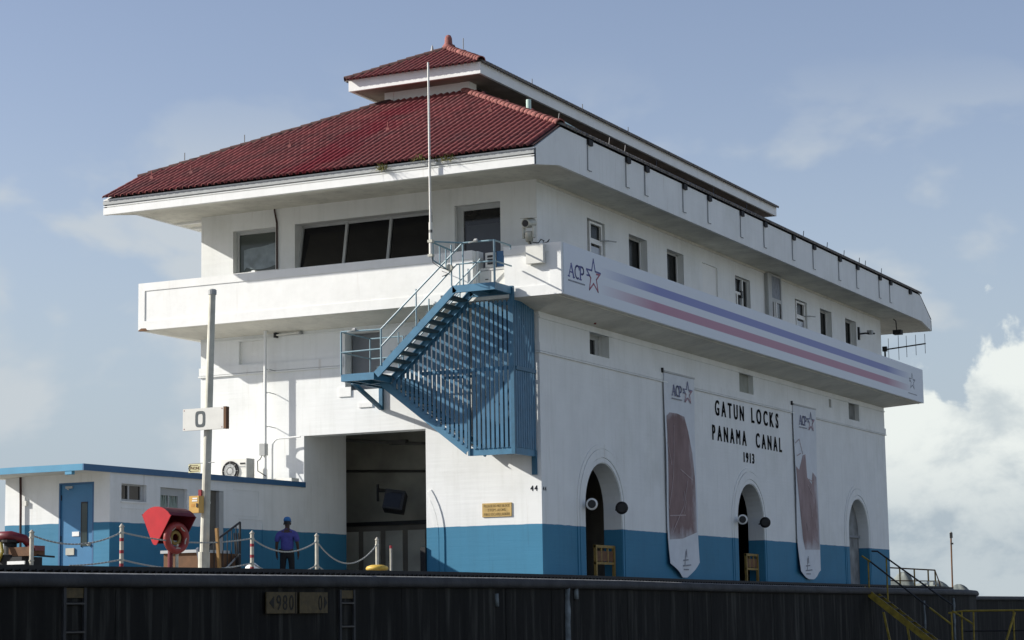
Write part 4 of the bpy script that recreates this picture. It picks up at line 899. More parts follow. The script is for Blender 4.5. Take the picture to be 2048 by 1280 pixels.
def acp(parent, y0, z0, wdt, h, xf_, m, slope=0.):
    fn = FX(xf_); k = wdt/3.0; s_ = .045*h/.3
    q = MB(); u = y0
    A_ = [(u, z0), (u+.45*k, z0+h), (u+.9*k, z0)]; stroke(q, A_[:2], s_*.7, fn, 0, .004); stroke(q, A_[1:], s_*1.3, fn, 0, .0045); stroke(q, [(u+.2*k, z0+.36*h), (u+.7*k, z0+.36*h)], s_*.7, fn, 0, .005)
    for xx in (u, u+.9*k): stroke(q, [(xx-.14*k, z0), (xx+.14*k, z0)], s_*.7, fn, 0, .0055)
    q.build('letter', m, parent); q = MB(); u = y0+1.12*k
    stroke(q, [(u+.48*k+.46*k*math.cos(a), z0+h/2+h/2*math.sin(a)) for a in [R(t) for t in range(45, 320, 25)]], s_, fn, 0, .004); stroke(q, [(u+.80*k, z0+h*.72), (u+.82*k, z0+h*.98)], s_*.8, fn, 0, .005); q.build('letter', m, parent)
    q = MB(); u = y0+2.15*k
    stroke(q, [(u, z0), (u, z0+h)], s_*1.3, fn, 0, .004); stroke(q, [(u, z0+h)]+[(u+.30*k+.32*k*math.sin(a), z0+h*.72+h*.28*math.cos(a)) for a in [R(t) for t in range(0, 181, 30)]]+[(u, z0+h*.44)], s_, fn, 0, .0045)
    stroke(q, [(u-.18*k, z0), (u+.18*k, z0)], s_*.7, fn, 0, .0055); stroke(q, [(u-.16*k, z0+h), (u, z0+h)], s_*.7, fn, 0, .0055); q.build('letter', m, parent)
    q = MB(); stroke(q, [(y0-.1*k, z0-.32*h), (y0+2.9*k, z0-.32*h)], s_*.8, fn, 0, .004); q.build('underline', m_ink, parent)
acp(bn, -.78, 7.22, .93, .31, P+.019, m_navy); star(bn, .66, 7.395, .44, .43, P+.019, .042)
star(bn, 28.75, 7.42, .40, .30, P+.019, .03, m_ink, m_ink); q = MB(); stroke(q, [(28.2, 6.97), (29.3, 6.97)], .03, FX(P+.019), 0, .004); q.build('underline', m_ink, bn)
# the far emblem is weathered grey
# vertical banners on the long wall
def hanging_banner(y0, y1, ztop, zsh, ytip, ztip, label, seed, kind):
    n = 22; V = []; F = []; bot = [(y0, zsh), (ytip-.17, ztip), (ytip+.17, ztip), (y1, zsh+.06)]
    def zb(y):
        for (a, b), (c, d) in zip(bot[:-1], bot[1:]):
            if a <= y <= c: return b+(d-b)*(y-a)/(c-a)
        return bot[-1][1]
    ys = sorted(set([y0+(y1-y0)*k/10 for k in range(11)]+[ytip-.17, ytip+.17])); 
    def surf(y, z): return .06+.05*max(0, 1-(z-ztip)/1.4)**1.5*(1.3+math.sin((y-y0)*4+seed))+.012*math.sin(z*1.7+y+seed)
    for y in ys:
        for j in range(n+1):
            z = ztop+(zb(y)-ztop)*j/n; V.append((surf(y, z), y, z))
    k = n+1
    F = [(i*k+j, (i+1)*k+j, (i+1)*k+j+1, i*k+j+1) for i in range(len(ys)-1) for j in range(n)]
    o = MB().add(V, F); nv = len(V); o.add([(x-.008, y, z) for x, y, z in V], [tuple(reversed(f)) for f in F])
    ob = tag(o.build('hanging_banner', m_print, smooth=True), label, 'banner', 'banners hanging on the long wall')
    MB().box(.005, .09, y0-.02, y1+.02, ztop-.015, ztop+.03).build('top_batten', m_frame, ob); MB().box(.0, .06, y0-.05, y0-.0, ztop-.03, ztop+.10).build('batten_end', m_black, ob)
    # printed picture following the cloth
    if kind == 0: outl = [(y0+.12, 4.63), (y0+.35, 4.74), (y0+.9, 4.75), (y0+1.45, 4.70), (y0+1.72, 4.30), (y0+1.98, 3.7), (y0+2.1, 3.0), (y0+2.14, 1.5), (y0+1.1, 1.30), (y0+.13, 1.25)]
    else: outl = [(y0+.06, 3.85), (y0+.35, 3.75), (y0+.8, 4.25), (y0+1.1, 4.3), (y0+1.15, 3.55), (y0+1.6, 3.35), (y0+1.75, 3.75), (y0+2.12, 3.6), (y0+2.14, 2.2), (y0+2.18, 1.25), (y0+.75, 1.22), (y0+.55, 1.6), (y0+.12, 3.4)]
    bm = bmesh.new(); tri = tessellate_polygon([[Vector((u, v, 0)) for u, v in outl]]); vs = [bm.verts.new((0, u, v)) for u, v in outl]
    for t in tri: bm.faces.new([vs[i] for i in t])
    bmesh.ops.triangulate(bm, faces=bm.faces); bmesh.ops.subdivide_edges(bm, edges=bm.edges, cuts=9, use_grid_fill=True)
    for v in bm.verts: v.co.x = surf(v.co.y, v.co.z)+.006
    me = bpy.data.meshes.new('printed_picture'); bm.to_mesh(me); bm.free(); me.materials.append(photo_print_mat('sepia_print_%d' % kind, y0, y1, 1, 5, seed*3.1, *(((.135, .066, .062), (.235, .145, .145)) if kind == 0 else ((.19, .115, .115), (.33, .235, .24))))); link('printed_picture', me, ob)
    q = MB(); fn = lambda u, v, t: (surf(u, v)+.010+t, u, v)
    L_ = ([[(y0+.62, 4.4), (y0+.45, 3.0), (y0+.15, 2.1)], [(y0+.1, 3.9), (y0+.35, 3.3)], [(y0+1.5, 2.9), (y0+1.2, 2.2), (y0+.25, 1.35)], [(y0+1.0, 3.2), (y0+1.9, 2.95)], [(y0+1.15, 2.35), (y0+1.25, 2.6), (y0+1.35, 2.3), (y0+1.2, 2.0)], [(y0+.2, 1.9), (y0+1.3, 1.95)]] if kind == 0 else
          [[(y0+.1, 4.6), (y0+.5, 4.75), (y0+.8, 4.3)], [(y0+.2, 4.2), (y0+.6, 4.3)], [(y0+1.2, 3.3), (y0+1.7, 2.95)], [(y0+1.4, 2.7), (y0+1.5, 2.3)], [(y0+.9, 2.1), (y0+1.05, 1.85)], [(y0+1.3, 3.5), (y0+2.0, 3.4)]])
    for pp in L_:
        fine = []
        for (a, b), (c, d) in zip(pp[:-1], pp[1:]): fine += [(a+(c-a)*i/8, b+(d-b)*i/8) for i in range(8)]
        stroke(q, fine+[pp[-1]], .030, fn, .002, .004)
    q.build('printed_lines', mat('pale_print_line_%d' % kind, (.46, .36, .36), .7, .3, 8), ob, kind='stuff')
    e = MB(); cy = ytip+(.15 if kind == 0 else -.15)
    for pp in ([(cy, .95), (cy-.12, .55)], [(cy-.2, .7), (cy+.12, .72)], [(cy-.25, .55), (cy+.25, .58)], [(cy+.05, 1.0), (cy+.05, .8)], [(cy-.2, .45), (cy+.1, .45)]): stroke(e, pp, .035, fn, .001, .003)
    e.build('emblem', m_ink, ob)
    acp(ob, y0+.58, 5.24, .72, .28, surf(y0+.7, 5.3)+.018, m_fadn); star(ob, y0+1.70, 5.38, .36, .32, surf(y0+1.7, 5.3)+.02, .032, m_fadn, m_fadm)
hanging_banner(7.80, 10.03, 5.84, .60, 8.92, .23, 'hanging white banner with a dark sepia picture left of the black lettering', .3, 0)
hanging_banner(18.68, 20.92, 5.84, .52, 19.75, .28, 'hanging white banner with a pale ragged picture right of the black lettering', 2.1, 1)
# raised lettering
for txt, y0, y1, z0, h, lab in (('GATUN', 11.80, 14.20, 4.96, .43, 'black raised word GATUN at the start of the top line'), ('LOCKS', 14.88, 17.33, 4.97, .44, 'black raised word LOCKS ending the top line'), ('PANAMA', 11.53, 14.36, 4.225, .425, 'black raised word PANAMA starting the middle line'), ('CANAL', 15.22, 17.58, 4.235, .43, 'black raised word CANAL ending the middle line'), ('1913', 14.10, 15.00, 3.725, .285, 'black raised year 1913 under the two lines of words')):
    t = thing('wall_lettering', (0, (y0+y1)/2, z0), lab, 'lettering', 'raised lettering on the long wall')
    for m_ in word(None, txt, y0, z0, h, y1-y0, FX(.004), .018, .80, GLB): m_.build('letter', m_letter, t)
t = thing('wall_number', (-.19, 0, 2.2), 'small black number 44 on the sunlit side of the corner', 'number', 'painted numbers by the corner')
for m_ in word(None, '44', -.30, 2.215, .13, .19, FY(-.002, -1), .006, .3): m_.build('digit', m_letter, t)
t = thing('wall_number', (0, .15, 2.2), 'small black number 44 on the shaded side of the corner', 'number', 'painted numbers by the corner')
for m_ in word(None, '44', .06, 2.21, .11, .19, FX(.002), .006, .3): m_.build('digit', m_letter, t)
t = MB().box(-1.595, -.805, -.025, -.001, 1.63, 1.963).build('notice_plaque', m_och); tag(t, 'ochre notice plaque with three lines of text on the sunlit wall', 'plaque')
m_pltxt = mat('brown_plaque_text', (.20, .13, .04), .7)
for txt, x0, x1, z in (('PLEASE DO NOT BLOCK', -1.55, -.85, 1.865), ('STEPS ALONG', -1.44, -.96, 1.765), ('FIRE ESCAPE LADDER', -1.55, -.85, 1.66)):
    xx = x0; tot = sum(len(q_)+.6 for q_ in txt.split())-.6
    for q_ in txt.split():
        wq_ = (x1-x0)*len(q_)/tot; m_ = MB(); word(m_, q_, xx, z, .062, wq_, FY(-.0255, -1), .003, .25); m_.build('word', m_pltxt, t); xx += wq_+(x1-x0)*.6/tot
# horn loudspeakers by the arches
def horn(p, d, lab, mm, r=.21):
    t = thing('horn_speaker', p, lab, 'loudspeaker', 'horn loudspeakers beside the arches'); d = Vector(d).normalized(); p = Vector(p)
    MB().lathe([(r*1.0, 0), (r*.96, -.03), (r*.62, -.14), (r*.36, -.24), (r*.34, -.42), (0, -.43)], 18, p, d).build('bell', mm, t, smooth=True); MB().lathe([(0, -.12), (r*.30, -.12), (r*.28, -.03), (0, 0)], 12, p, d).build('driver', m_black, t)
    o = MB().lathe([(r*.70, .004), (r*.0, .006)], 16, p, d).build('mouth', m_black, t)
    MB().tube([p-d*.35, p-d*.35+Vector((-.22, 0, -.05))], .02, 6).build('bracket', m_black, t)
horn((.28, 2.30, 1.975), (.25, -.95, 0), 'white rimmed horn loudspeaker on the left jamb of the first arch', m_white, .15); horn((.30, 4.12, 1.95), (.3, -.95, -.05), 'black horn loudspeaker right of the first arch', m_black, .165)
horn((.28, 13.10, 1.96), (.25, -.95, 0), 'white rimmed horn loudspeaker on the left jamb of the middle arch', m_white, .15); horn((.30, 15.0, 1.935), (.3, -.95, -.05), 'black horn loudspeaker right of the middle arch', m_black, .165)
# timber barriers in the arches
def barrier(yc, hw, lab):
    t = thing('timber_barrier', (-.2, yc, 0), lab, 'barrier', 'timber barriers in the arches')
    for yy in (yc-hw, yc+hw-.07): MB().box(-.24, -.17, yy, yy+.07, 0, 1.0).build('leg', m_brownl, t)
    for z0, z1 in ((.94, 1.01), (.52, .58)): MB().box(-.25, -.18, yc-hw, yc+hw, z0, z1).build('rail', m_brownl, t)
    for yy in (yc-hw*.33, yc+hw*.33): MB().box(-.235, -.195, yy-.025, yy+.025, .58, .94).build('upright', m_brownl, t)
    MB().box(-.24, -.20, yc-hw+.08, yc+hw-.08, .60, .86).build('board', m_brown, t)
m_brownl = mat('ochre_timber', (.30, .20, .05), .7, .3, 5)
barrier(4.12, .61, 'yellowish timber barrier standing in the first arch'); barrier(15.10, .53, 'yellowish timber barrier standing in the middle arch')
# conduit and air conditioning on the sunlit wall
t = thing('conduit_riser', (-7.66, -.28, 2.7), 'tall white conduit pipe standing off the sunlit wall', 'pipe')
MB().tube([(-7.66, -.28, 6.75), (-7.66, -.28, 2.70)], .042, 10).build('riser', m_white, t); MB().tube([(-7.66, -.28, 3.05), (-7.66, -.28, 2.65)], .058, 10).build('sleeve', m_white, t)
for z in (5.60, 5.0, 4.13): MB().tube([(-7.66, -.28, z), (-7.55, -.28, z+.01), (-7.50, -.01, z-.02)], .012, 5).build('standoff', m_grey, t)
t = thing('bent_conduit', (-7.45, -.25, 2.7), 'thin bent conduit curving from the annex roof to the gateway lintel', 'pipe')
MB().tube([(-7.48, -.22, 2.7), (-7.48, -.22, 3.55)]+[(-7.48+.2-.2*math.cos(a), -.22, 3.62+.2*math.sin(a)) for a in [R(k) for k in (20, 45, 70, 90)]]+[(-6.66, -.20, 3.84)], .022, 8).build('pipe', m_white, t)
t = thing('air_conditioner', (-8.2, -.6, 2.65), 'white air conditioning unit with round fan on the annex roof', 'air conditioner')
ZA = 2.655
MB().box(-8.62, -7.86, -.85, -.5, ZA, 3.30).build('casing', m_cream, t); MB().box(-7.855, -7.84, -.85, -.5, ZA, 3.31).build('side_panel', m_grey, t)
MB().lathe([(.245, 0), (.255, .02), (.235, .04), (.21, .025), (0, .022)], 24, (-8.32, -.851, 3.0), (0, -1, 0)).build('fan_guard', m_black, t)
for r0 in (.11, .165): MB().lathe([(r0, .036), (r0+.012, .042), (r0, .048), (r0-.012, .042)], 20, (-8.32, -.851, 3.0), (0, -1, 0)).build('guard_ring', m_grey, t)
MB().lathe([(.085, .03), (.08, .045), (0, .05)], 16, (-8.32, -.851, 3.0), (0, -1, 0)).build('fan_hub', m_frame, t)
for k in range(8):
    q = k*math.pi/4; MB().bar((-8.32+.08*math.cos(q), -.895, 3.0+.08*math.sin(q)), (-8.32+.24*math.cos(q), -.895, 3.0+.24*math.sin(q)), .008, .008).build('guard_spoke', m_grey, t)
MB().box(-8.04, -7.89, -.86, -.851, 3.16, 3.20).build('grille', m_black, t); MB().box(-8.04, -7.89, -.86, -.851, 3.09, 3.115).build('grille', m_grey, t)
t = thing('isolator_box', (-7.68, -.42, 3.45), 'small grey isolator box above the air conditioner', 'electrical box')
MB().box(-7.76, -7.60, -.40, -.24, 3.40, 3.70).build('box_body', m_grey, t); MB().tube([(-7.70, -.36, 3.4), (-7.72, -.42, 3.3), (-7.76, -.48, 3.25), (-7.74, -.5, 3.0), (-7.55, -.4, 2.86)], .012, 6).build('cable', m_black, t)
t = MB().box(-7.75, -6.70, -.55, -.2, 2.655, 2.78).build('roof_plinth', m_cream); tag(t, 'low pale plinth on the annex roof under the conduits', 'plinth')
t = thing('tube_light', (-7.1, -.08, 6.5), 'thin white tube light fixed under the balcony soffit', 'lamp'); MB().tube([(-7.45, -.10, 6.50), (-6.75, -.10, 6.52)], .025, 8).build('tube', m_cream, t); MB().box(-7.50, -7.43, -.14, -.001, 6.44, 6.56).build('holder', m_black, t); MB().box(-6.76, -6.70, -.12, -.001, 6.48, 6.55).build('holder', m_grey, t)
for x0, x1, z0, z1, lab in ((-5.63, -5.27, 4.80, 5.04, 'white raised cover plate on the sunlit wall left of the lower landing'), (-5.05, -4.65, 4.50, 4.62, 'white raised cover plate below the lower landing')):
    t = MB().box(x0, x1, -.03, -.001, z0, z1).build('cover_plate', m_white); tag(t, lab, 'cover plate', 'cover plates on the sunlit wall')
# yagi antenna and floodlight at the far end
t = thing('yagi_antenna', (-.13, 30.0, 8.0), 'dark antenna with five upright rods at the far end of the balcony', 'antenna')
MB().tube([(-.14, 30.0, 7.0), (-.14, 30.0, 8.92)], .035, 6).build('mast', m_black, t); MB().tube([(-.2, 30.0, 8.80), (1.40, 30.0, 8.925)], .026, 6).build('boom', m_black, t); MB().box(-.22, -.06, 29.93, 30.07, 8.74, 8.92).build('clamp', m_black, t)
for k, (xx, h) in enumerate(((.0, .40), (.38, .46), (.68, .40), (1.03, .38), (1.375, .36))): zc_ = 8.815+.079*(xx+.0); MB().tube([(xx, 30.0, zc_-h), (xx, 30.0, zc_+h)], .010, 5).build('rod', m_black, t)
t = thing('hanging_floodlight', (.5, 29.3, 9.3), 'dark floodlight hanging from the eaves above the rod antenna', 'lamp')
MB().tube([(.42, 29.3, 9.83), (.5, 29.35, 9.75), (.5, 29.42, 9.42)], .022, 6).build('stem', m_black, t); MB().box(.38, .68, 29.3, 29.6, 9.26, 9.42).build('lamp_head', m_track, t)
for y_, lab in ((26.25, 'small camera arm beside the last upper window'), ):
    t = thing('camera_arm', (0, y_, 8.95), lab, 'camera'); MB().tube([(0, y_, 8.95), (.22, y_+.1, 8.98), (.45, y_+.5, 9.0)], .03, 6).build('arm', m_track, t); MB().box(-.0, .05, y_-.06, y_+.06, 8.75, 9.2).build('wall_plate', m_track, t); MB().box(.25, .42, y_+.25, y_+.45, 8.96, 9.10).build('camera_body', m_grey, t)
t = MB().box(.0, .06, 7.62, 7.78, 8.12, 8.30).build('wall_switch_box', m_redd); tag(t, 'small dark box on the long wall between two upper windows', 'electrical box')
t = MB().box(.0, .05, 13.35, 13.5, 8.2, 8.4).build('wall_switch_box', m_grey); tag(t, 'small grey box left of the fourth upper window', 'electrical box')
t = thing('wall_hook', (0, 2.95, 6.6), 'small dark bracket on the soffit above the first small window', 'bracket'); MB().tube([(.2, 2.9, 6.56), (.22, 2.9, 6.66), (.30, 3.0, 6.70)], .035, 6).build('hook', m_redd, t)
# grass growing in the gutter
random.seed(9)
for cx, cz, nb, sp, lab in ((-2.79, 9.86, 40, .22, 'tuft of dry green grass growing from the gutter left of the whip antenna'), (-1.05, 9.90, 26, .35, 'thin straggling grass in the gutter near the roof corner'), (-1.75, 10.0, 22, .2, 'small dark grass tuft on the tile edge beside the whip antenna')):
    g = MB()
    for k in range(nb):
        x = cx+random.gauss(0, sp*.3); b = Vector((x, -2.68, cz)); tip = b+Vector((random.gauss(0, sp*.6), -random.uniform(.03, .25), random.uniform(-.15, .18))); mid_ = (b+tip)/2+Vector((0, 0, .06))
        w_ = Vector((.012, 0, 0)); g.add([b-w_, b+w_, mid_+w_*.7, mid_-w_*.7, tip], [(0, 1, 2, 3), (3, 2, 4)])
    tag(g.build('grass_tuft', m_grass), lab, 'grass tuft')

# ================================================================== THINGS ON THE QUAY
# chain posts: built once, then copied
pt = thing('chain_post', (0, 0, 0), 'white chain post', 'post', 'chain posts along the quay')
MB().tube([(0, 0, 0), (0, 0, .80)], .034, 10).build('post', m_post, pt); MB().lathe([(.034, 0), (.05, .01), (.03, .035), (.012, .06), (0, .065)], 10, (0, 0, .79)).build('cap', m_post, pt); MB().lathe([(.12, 0), (.11, .025), (.05, .05), (.04, .12)], 12, (0, 0, 0)).build('foot', m_galv, pt)
for z in (.14, .36, .56): MB().tube([(0, 0, z), (0, 0, z+.055)], .0355, 10, False).build('rust_band', m_rust, pt)
for z in (.24, .69): MB().tube([(.0, 0, z), (0, -.001, z+.03)], .042, 8).build('chain_ring', m_galv, pt)
POST = [(.5, -19.55, .80), (.5, -17.24, 1.0), (.5, -13.33, 1.0), (.5, -11.09, 1.02), (.5, -8.78, 1.0)]
LAB = ['short leaning-free pale post farthest left, in front of the blue annex wall', 'white chain post with rusty red bands left of the red lifebuoy hood', 'white chain post with rusty red bands between the lamp pole and the man',
       'clean white chain post just right of the man', 'white chain post standing behind the yellow domed bollard']
LAB[0] = 'short pale post farthest left in front of the blue annex wall'
posts = []
for i, (x, y, s) in enumerate(POST):
    o = pt if i == 0 else copy_tree(pt); posts.append(o)
for i, (x, y, s) in enumerate(POST):
    posts[i].location = (x, y, 0); posts[i].scale = (1, 1, s); posts[i]['label'] = LAB[i]
    if i in (0, 3, 4):
        for ch in list(posts[i].children):
            if ch.name.startswith('rust_band'): bpy.data.objects.remove(ch)
def chain(a, b, sag, lab, nlink=None):
    a, b = Vector(a), Vector(b); L_ = (b-a).length; pts = []; n = max(12, int(L_/.045))
    for k in range(n+1): t = k/n; p = a.lerp(b, t); p.z -= sag*4*t*(1-t); pts.append(p)
    m_ = MB()
    for k in range(n):
        p, q = pts[k], pts[k+1]; d = (q-p); e = d.normalized()*.012
        m_.bar(p-e, q+e, .026 if k % 2 else .010, .010 if k % 2 else .026)
    tag(m_.build('chain', m_rope), lab, 'chain', 'chains between the quay posts')
zt, zl = .71, .26
chain((.5, -19.55, .60), (.5, -17.24, zt), .17, 'upper chain rising to the banded post left of the red hood'); chain((.5, -18.6, .14), (.5, -17.24, zl), .02, 'lower chain rising to the banded post left of the red hood')
chain((.5, -17.24, zt), (.5, -13.33, zt), .12, 'upper chain passing behind the red hood and the lamp pole'); chain((.5, -17.24, zl), (.5, -13.33, zl), .14, 'lower chain passing behind the red hood and the lamp pole')
chain((.5, -13.33, zt), (.5, -11.09, zt), .22, 'upper chain hanging in front of the man'); chain((.5, -13.33, zl), (.5, -11.09, zl), .19, 'lower chain hanging in front of the man')
chain((.5, -11.09, zt), (.5, -8.78, zt), .40, 'deep hanging chain right of the man'); chain((.5, -11.09, zl), (.5, -10.2, .03), .03, 'lower chain running down to the ground right of the man')
chain((.5, -8.78, .26), (.45, -9.0, .10), .01, 'short chain end beside the yellow domed bollard')
t = thing('marker_stake', (.5, -8.22, 0), 'thin cream stake right of the yellow domed bollard', 'stake'); MB().tube([(.5, -8.22, 0), (.5, -8.22, .70)], .024, 8).build('stake', m_post, t); MB().tube([(.5, -8.22, .64), (.5, -8.22, .70)], .027, 8).build('band', m_rust, t)
t = thing('timber_stake', (.5, -14.4, 0), 'leaning brown timber stake right of the lamp pole', 'stake'); MB().bar((.5, -14.36, 0), (.5, -14.47, .86), .05, .05).build('stake', mat('orange_brown_timber', (.36, .20, .06), .7, .3, 8), t)
# mooring bollard dome
t = thing('mooring_bollard', (1.2, -10.0, 0), 'yellow domed mooring bollard at the quay edge', 'bollard'); MB().lathe([(.12, 0), (.11, .12), (.12, .15)], 14, (1.2, -10, 0)).build('stem', m_track, t); MB().lathe([(.12, .145), (.20, .16), (.225, .19), (.20, .235), (.12, .262), (0, .27)], 22, (1.2, -10, 0)).build('cap', mat('worn_yellow_cap', (.62, .40, .06), .55, .4, 6), t, smooth=True)
# lamp pole with signs
PXp, PYp = .22, -14.45
t = thing('sign_pole', (PXp, PYp, 0), 'tall weathered grey pole carrying the white number board', 'pole')
TOP = Vector((PXp+.155, PYp, 5.16))
MB().tube([(PXp, PYp, 0), (PXp+.02, PYp, .9), TOP-Vector((0, 0, .0))], [.088, .082, .062], 14).build('shaft', m_galv, t); MB().tube([(PXp, PYp, 0), (PXp, PYp, .45)], .105, 14).build('sleeve', m_galv, t)
MB().lathe([(.075, -.10), (.078, -.02), (.05, .0)], 12, TOP).build('end_collar', m_grey, t)
for z in (2.75, 1.3): MB().lathe([(.082, 0), (.084, .04)], 12, (PXp+.03*z, PYp, z)).build('band', m_galv, t)
def on_pole(px0, px1, z0, z1, dy): return (PXp+px0, PXp+px1, PYp-dy-.03, PYp-dy, z0, z1)
sg = thing('number_board', (PXp+.1, PYp-.12, 2.8), 'white board with a dark numeral 0 on the grey pole', 'sign')
bx0, bx1, bz0, bz1 = PXp-.36, PXp+.51, 2.61, 3.00
MB().box(bx0, bx1, PYp-.16, PYp-.11, bz0, bz1).build('board', m_cream, sg); MB().box(bx1, bx1+.055, PYp-.16, PYp-.06, bz0, bz1+.005).build('edge', m_brown, sg)
def oval(rx, rz, e=4.0, n=28): return [(math.copysign(abs(math.cos(q))**(2/e), math.cos(q))*rx, math.copysign(abs(math.sin(q))**(2/e), math.sin(q))*rz) for q in [2*math.pi*k/n for k in range(n)]]
cx_, cz_ = PXp+.015, 2.805
MB().plate([(cx_+a, cz_+b) for a, b in oval(.105, .145)], [[(cx_+a, cz_+b) for a, b in oval(.055, .095)]], FY(PYp-.1605, -1), 0, .004).build('numeral', mat('dark_slate_paint', (.06, .075, .08), .6), sg)
for xx in (bx0+.03, bx1-.03):
    for zz in (bz0+.03, bz1-.03): MB().lathe([(.012, 0), (0, .006)], 8, (xx, PYp-.16, zz), (0, -1, 0)).build('bolt', m_rust, sg)
cb = thing('call_box', (PXp-.1, PYp-.15, 1.3), 'yellow telephone call box fixed to the grey pole', 'call box')
MB().box(PXp-.145, PXp+.06, PYp-.26, PYp-.10, 1.135, 1.435).build('casing', m_yel, cb); MB().box(PXp-.07, PXp+.03, PYp-.264, PYp-.26, 1.375, 1.40).build('label_strip', m_white, cb); MB().box(PXp-.08, PXp+.03, PYp-.264, PYp-.26, 1.335, 1.36).build('label_strip', m_white, cb); MB().box(PXp+.01, PXp+.04, PYp-.27, PYp-.26, 1.23, 1.30).build('latch', m_black, cb); MB().box(PXp-.10, PXp-.03, PYp-.263, PYp-.26, 1.24, 1.29).build('badge', mat('orange_badge', (.55, .25, .03), .6), cb)
MB().box(PXp-.06, PXp-.0, PYp-.1, PYp-.07, 1.40, 1.55).build('bracket', m_rust, cb)
ph = thing('phone_sign', (PXp-.1, PYp, 1.95), 'small pale yellow PHONE sign on a rod left of the grey pole', 'sign')
MB().tube([(PXp-.29, PYp-.05, 2.025), (PXp+.25, PYp-.05, 2.03)], .008, 6).build('rod', m_grey, ph); MB().box(PXp-.305, PXp-.05, PYp-.055, PYp-.045, 1.865, 2.015).build('plate', m_phone, ph)
m_ = MB(); word(m_, 'PHONE', PXp-.265, 1.915, .055, .20, FY(PYp-.0555, -1), .003, .2); m_.build('text', m_brown, ph)
MB().box(PXp-.25, PXp-.08, PYp-.0575, PYp-.0552, 1.885, 1.895).build('text_line', m_brown, ph); MB().box(PXp-.24, PXp-.10, PYp-.0575, PYp-.0552, 1.985, 1.995).build('text_line', m_brown, ph)
q = MB(); stroke(q, [(PXp-.255, 1.995), (PXp-.285, 1.975), (PXp-.295, 1.94), (PXp-.285, 1.905), (PXp-.255, 1.885)], .018, FY(PYp-.0555, -1), 0, .003); q.build('handset_symbol', m_black, ph)
# lifebuoy in its red hood
bz = thing('lifebuoy_stand', (.5, -16.0, 0), 'red fan-shaped hood on a post sheltering a ring lifebuoy', 'lifebuoy')
a0, a1 = R(90-38), R(90+38); ctr = (.30, .62)
fan = [(.30+.015, .535), (.34, .57), (.615, 1.035)]+[(.305+.36*math.cos(a), .83+.36*math.sin(a)) for a in [R(x) for x in range(35, 150, 12)]]+[(.01, 1.07), (.22, .60), (.25, .55), (.28, .535)]
HY0, HY1 = -16.0, -15.48
hood = MB().plate(fan, [], FY(HY0, -1), 0, .02).build('side_panel', m_red, bz)
top_ = [(.615, 1.035)]+[(.305+.36*math.cos(a), .83+.36*math.sin(a)) for a in [R(x) for x in range(35, 150, 12)]]+[(.01, 1.07)]
DX = .14
m_ = MB(); V = []
for (x, z) in top_: V += [(x, HY0, z), (x+DX, HY1, z-.02)]
m_.add(V, [(2*i, 2*i+1, 2*i+3, 2*i+2) for i in range(len(top_)-1)]); V2 = [(x, y, z-.012) for x, y, z in V]; m_.add(V2, [(2*i+2, 2*i+3, 2*i+1, 2*i) for i in range(len(top_)-1)]); m_.build('curved_top', m_redd, bz)  # hood's shaded panels: shade painted in as a darker red
m_ = MB(); m_.plate([(x+DX, z-.02) for x, z in fan], [], FY(HY1), 0, .02); m_.build('side_panel', m_redd, bz)
m_ = MB(); m_.add([(.01, HY0, 1.07), (.01+DX, HY1, 1.05), (.25+DX, HY1, .56), (.25, HY0, .56)], [(0, 1, 2, 3), (3, 2, 1, 0)]); m_.build('rear_panel', m_redd, bz)
ringc = Vector((.53, -15.74, .655)); ax = Vector((.98, -.22, .0)).normalized(); rad, tub = .215, .066
V = []; F = []; u_r = Vector((0, 0, 1)).cross(ax).normalized(); v_r = Vector((0, 0, 1))
for i in range(28):
    q = 2*math.pi*i/28; rd = u_r*math.cos(q)+v_r*math.sin(q)
    for j in range(10): w_ = 2*math.pi*j/10; V.append(ringc+rd*(rad+tub*math.cos(w_))+ax*tub*math.sin(w_))
for i in range(28):
    for j in range(10): F.append((i*10+j, ((i+1) % 28)*10+j, ((i+1) % 28)*10+(j+1) % 10, i*10+(j+1) % 10))
buoy = MB().add(V, F).build('ring_buoy', m_buoy, bz, smooth=True)
MB().tube([ringc+(u_r*math.cos(q)+v_r*math.sin(q))*(rad-.02+.02*math.sin(5*q))+ax*.05 for q in [2*math.pi*k/40 for k in range(41)]], .012, 6).build('grab_line', m_post, buoy)
MB().tube([ringc+(u_r*math.cos(q)+v_r*math.sin(q))*.10-ax*.02 for q in [2*math.pi*k/20 for k in range(21)]], .03, 6).build('rope_coil', m_brownl, bz)
MB().tube([(.42, -15.75, 0), (.42, -15.75, .62)], .045, 10).build('post', m_redd, bz); MB().tube([(.52, -15.7, 0), (.52, -15.7, .55)], .028, 8).build('pipe', m_galv, bz)
# machinery at the left end
t = thing('capstan_winch', (.0, -19.45, 0), 'dark red winch machinery at the far left behind the track', 'winch')
MB().tube([(-.20, -19.6, .60), (.05, -19.5, .60), (.24, -19.4, .55), (.32, -19.35, .42)], [.07, .08, .07, .05], 10).build('hose_guard', m_redd, t, smooth=True)
MB().box(.05, .48, -19.55, -19.2, .28, .42).build('gear_case', m_brown, t); MB().box(.38, .52, -19.5, -19.25, .36, .44).build('gear_cover', m_redd, t); MB().lathe([(.0, 0), (.16, 0), (.16, .12), (.10, .14), (.10, .30), (.17, .32), (.17, .36), (0, .36)], 16, (.0, -19.45, .18)).build('drum', m_track, t)
MB().bar((.45, -19.4, .29), (.75, -19.3, .26), .03, .03).build('lever', m_black, t); MB().box(-.35, .35, -19.6, -19.1, .10, .27).build('bed_plate', m_track, t); MB().box(.08, .42, -19.62, -19.6, .15, .20).build('name_plate', m_white, t)
MB().tube([(-.05, -19.62, .5), (.0, -19.64, .35), (-.1, -19.62, .2)], .03, 6).build('pipe', m_yeld, t)
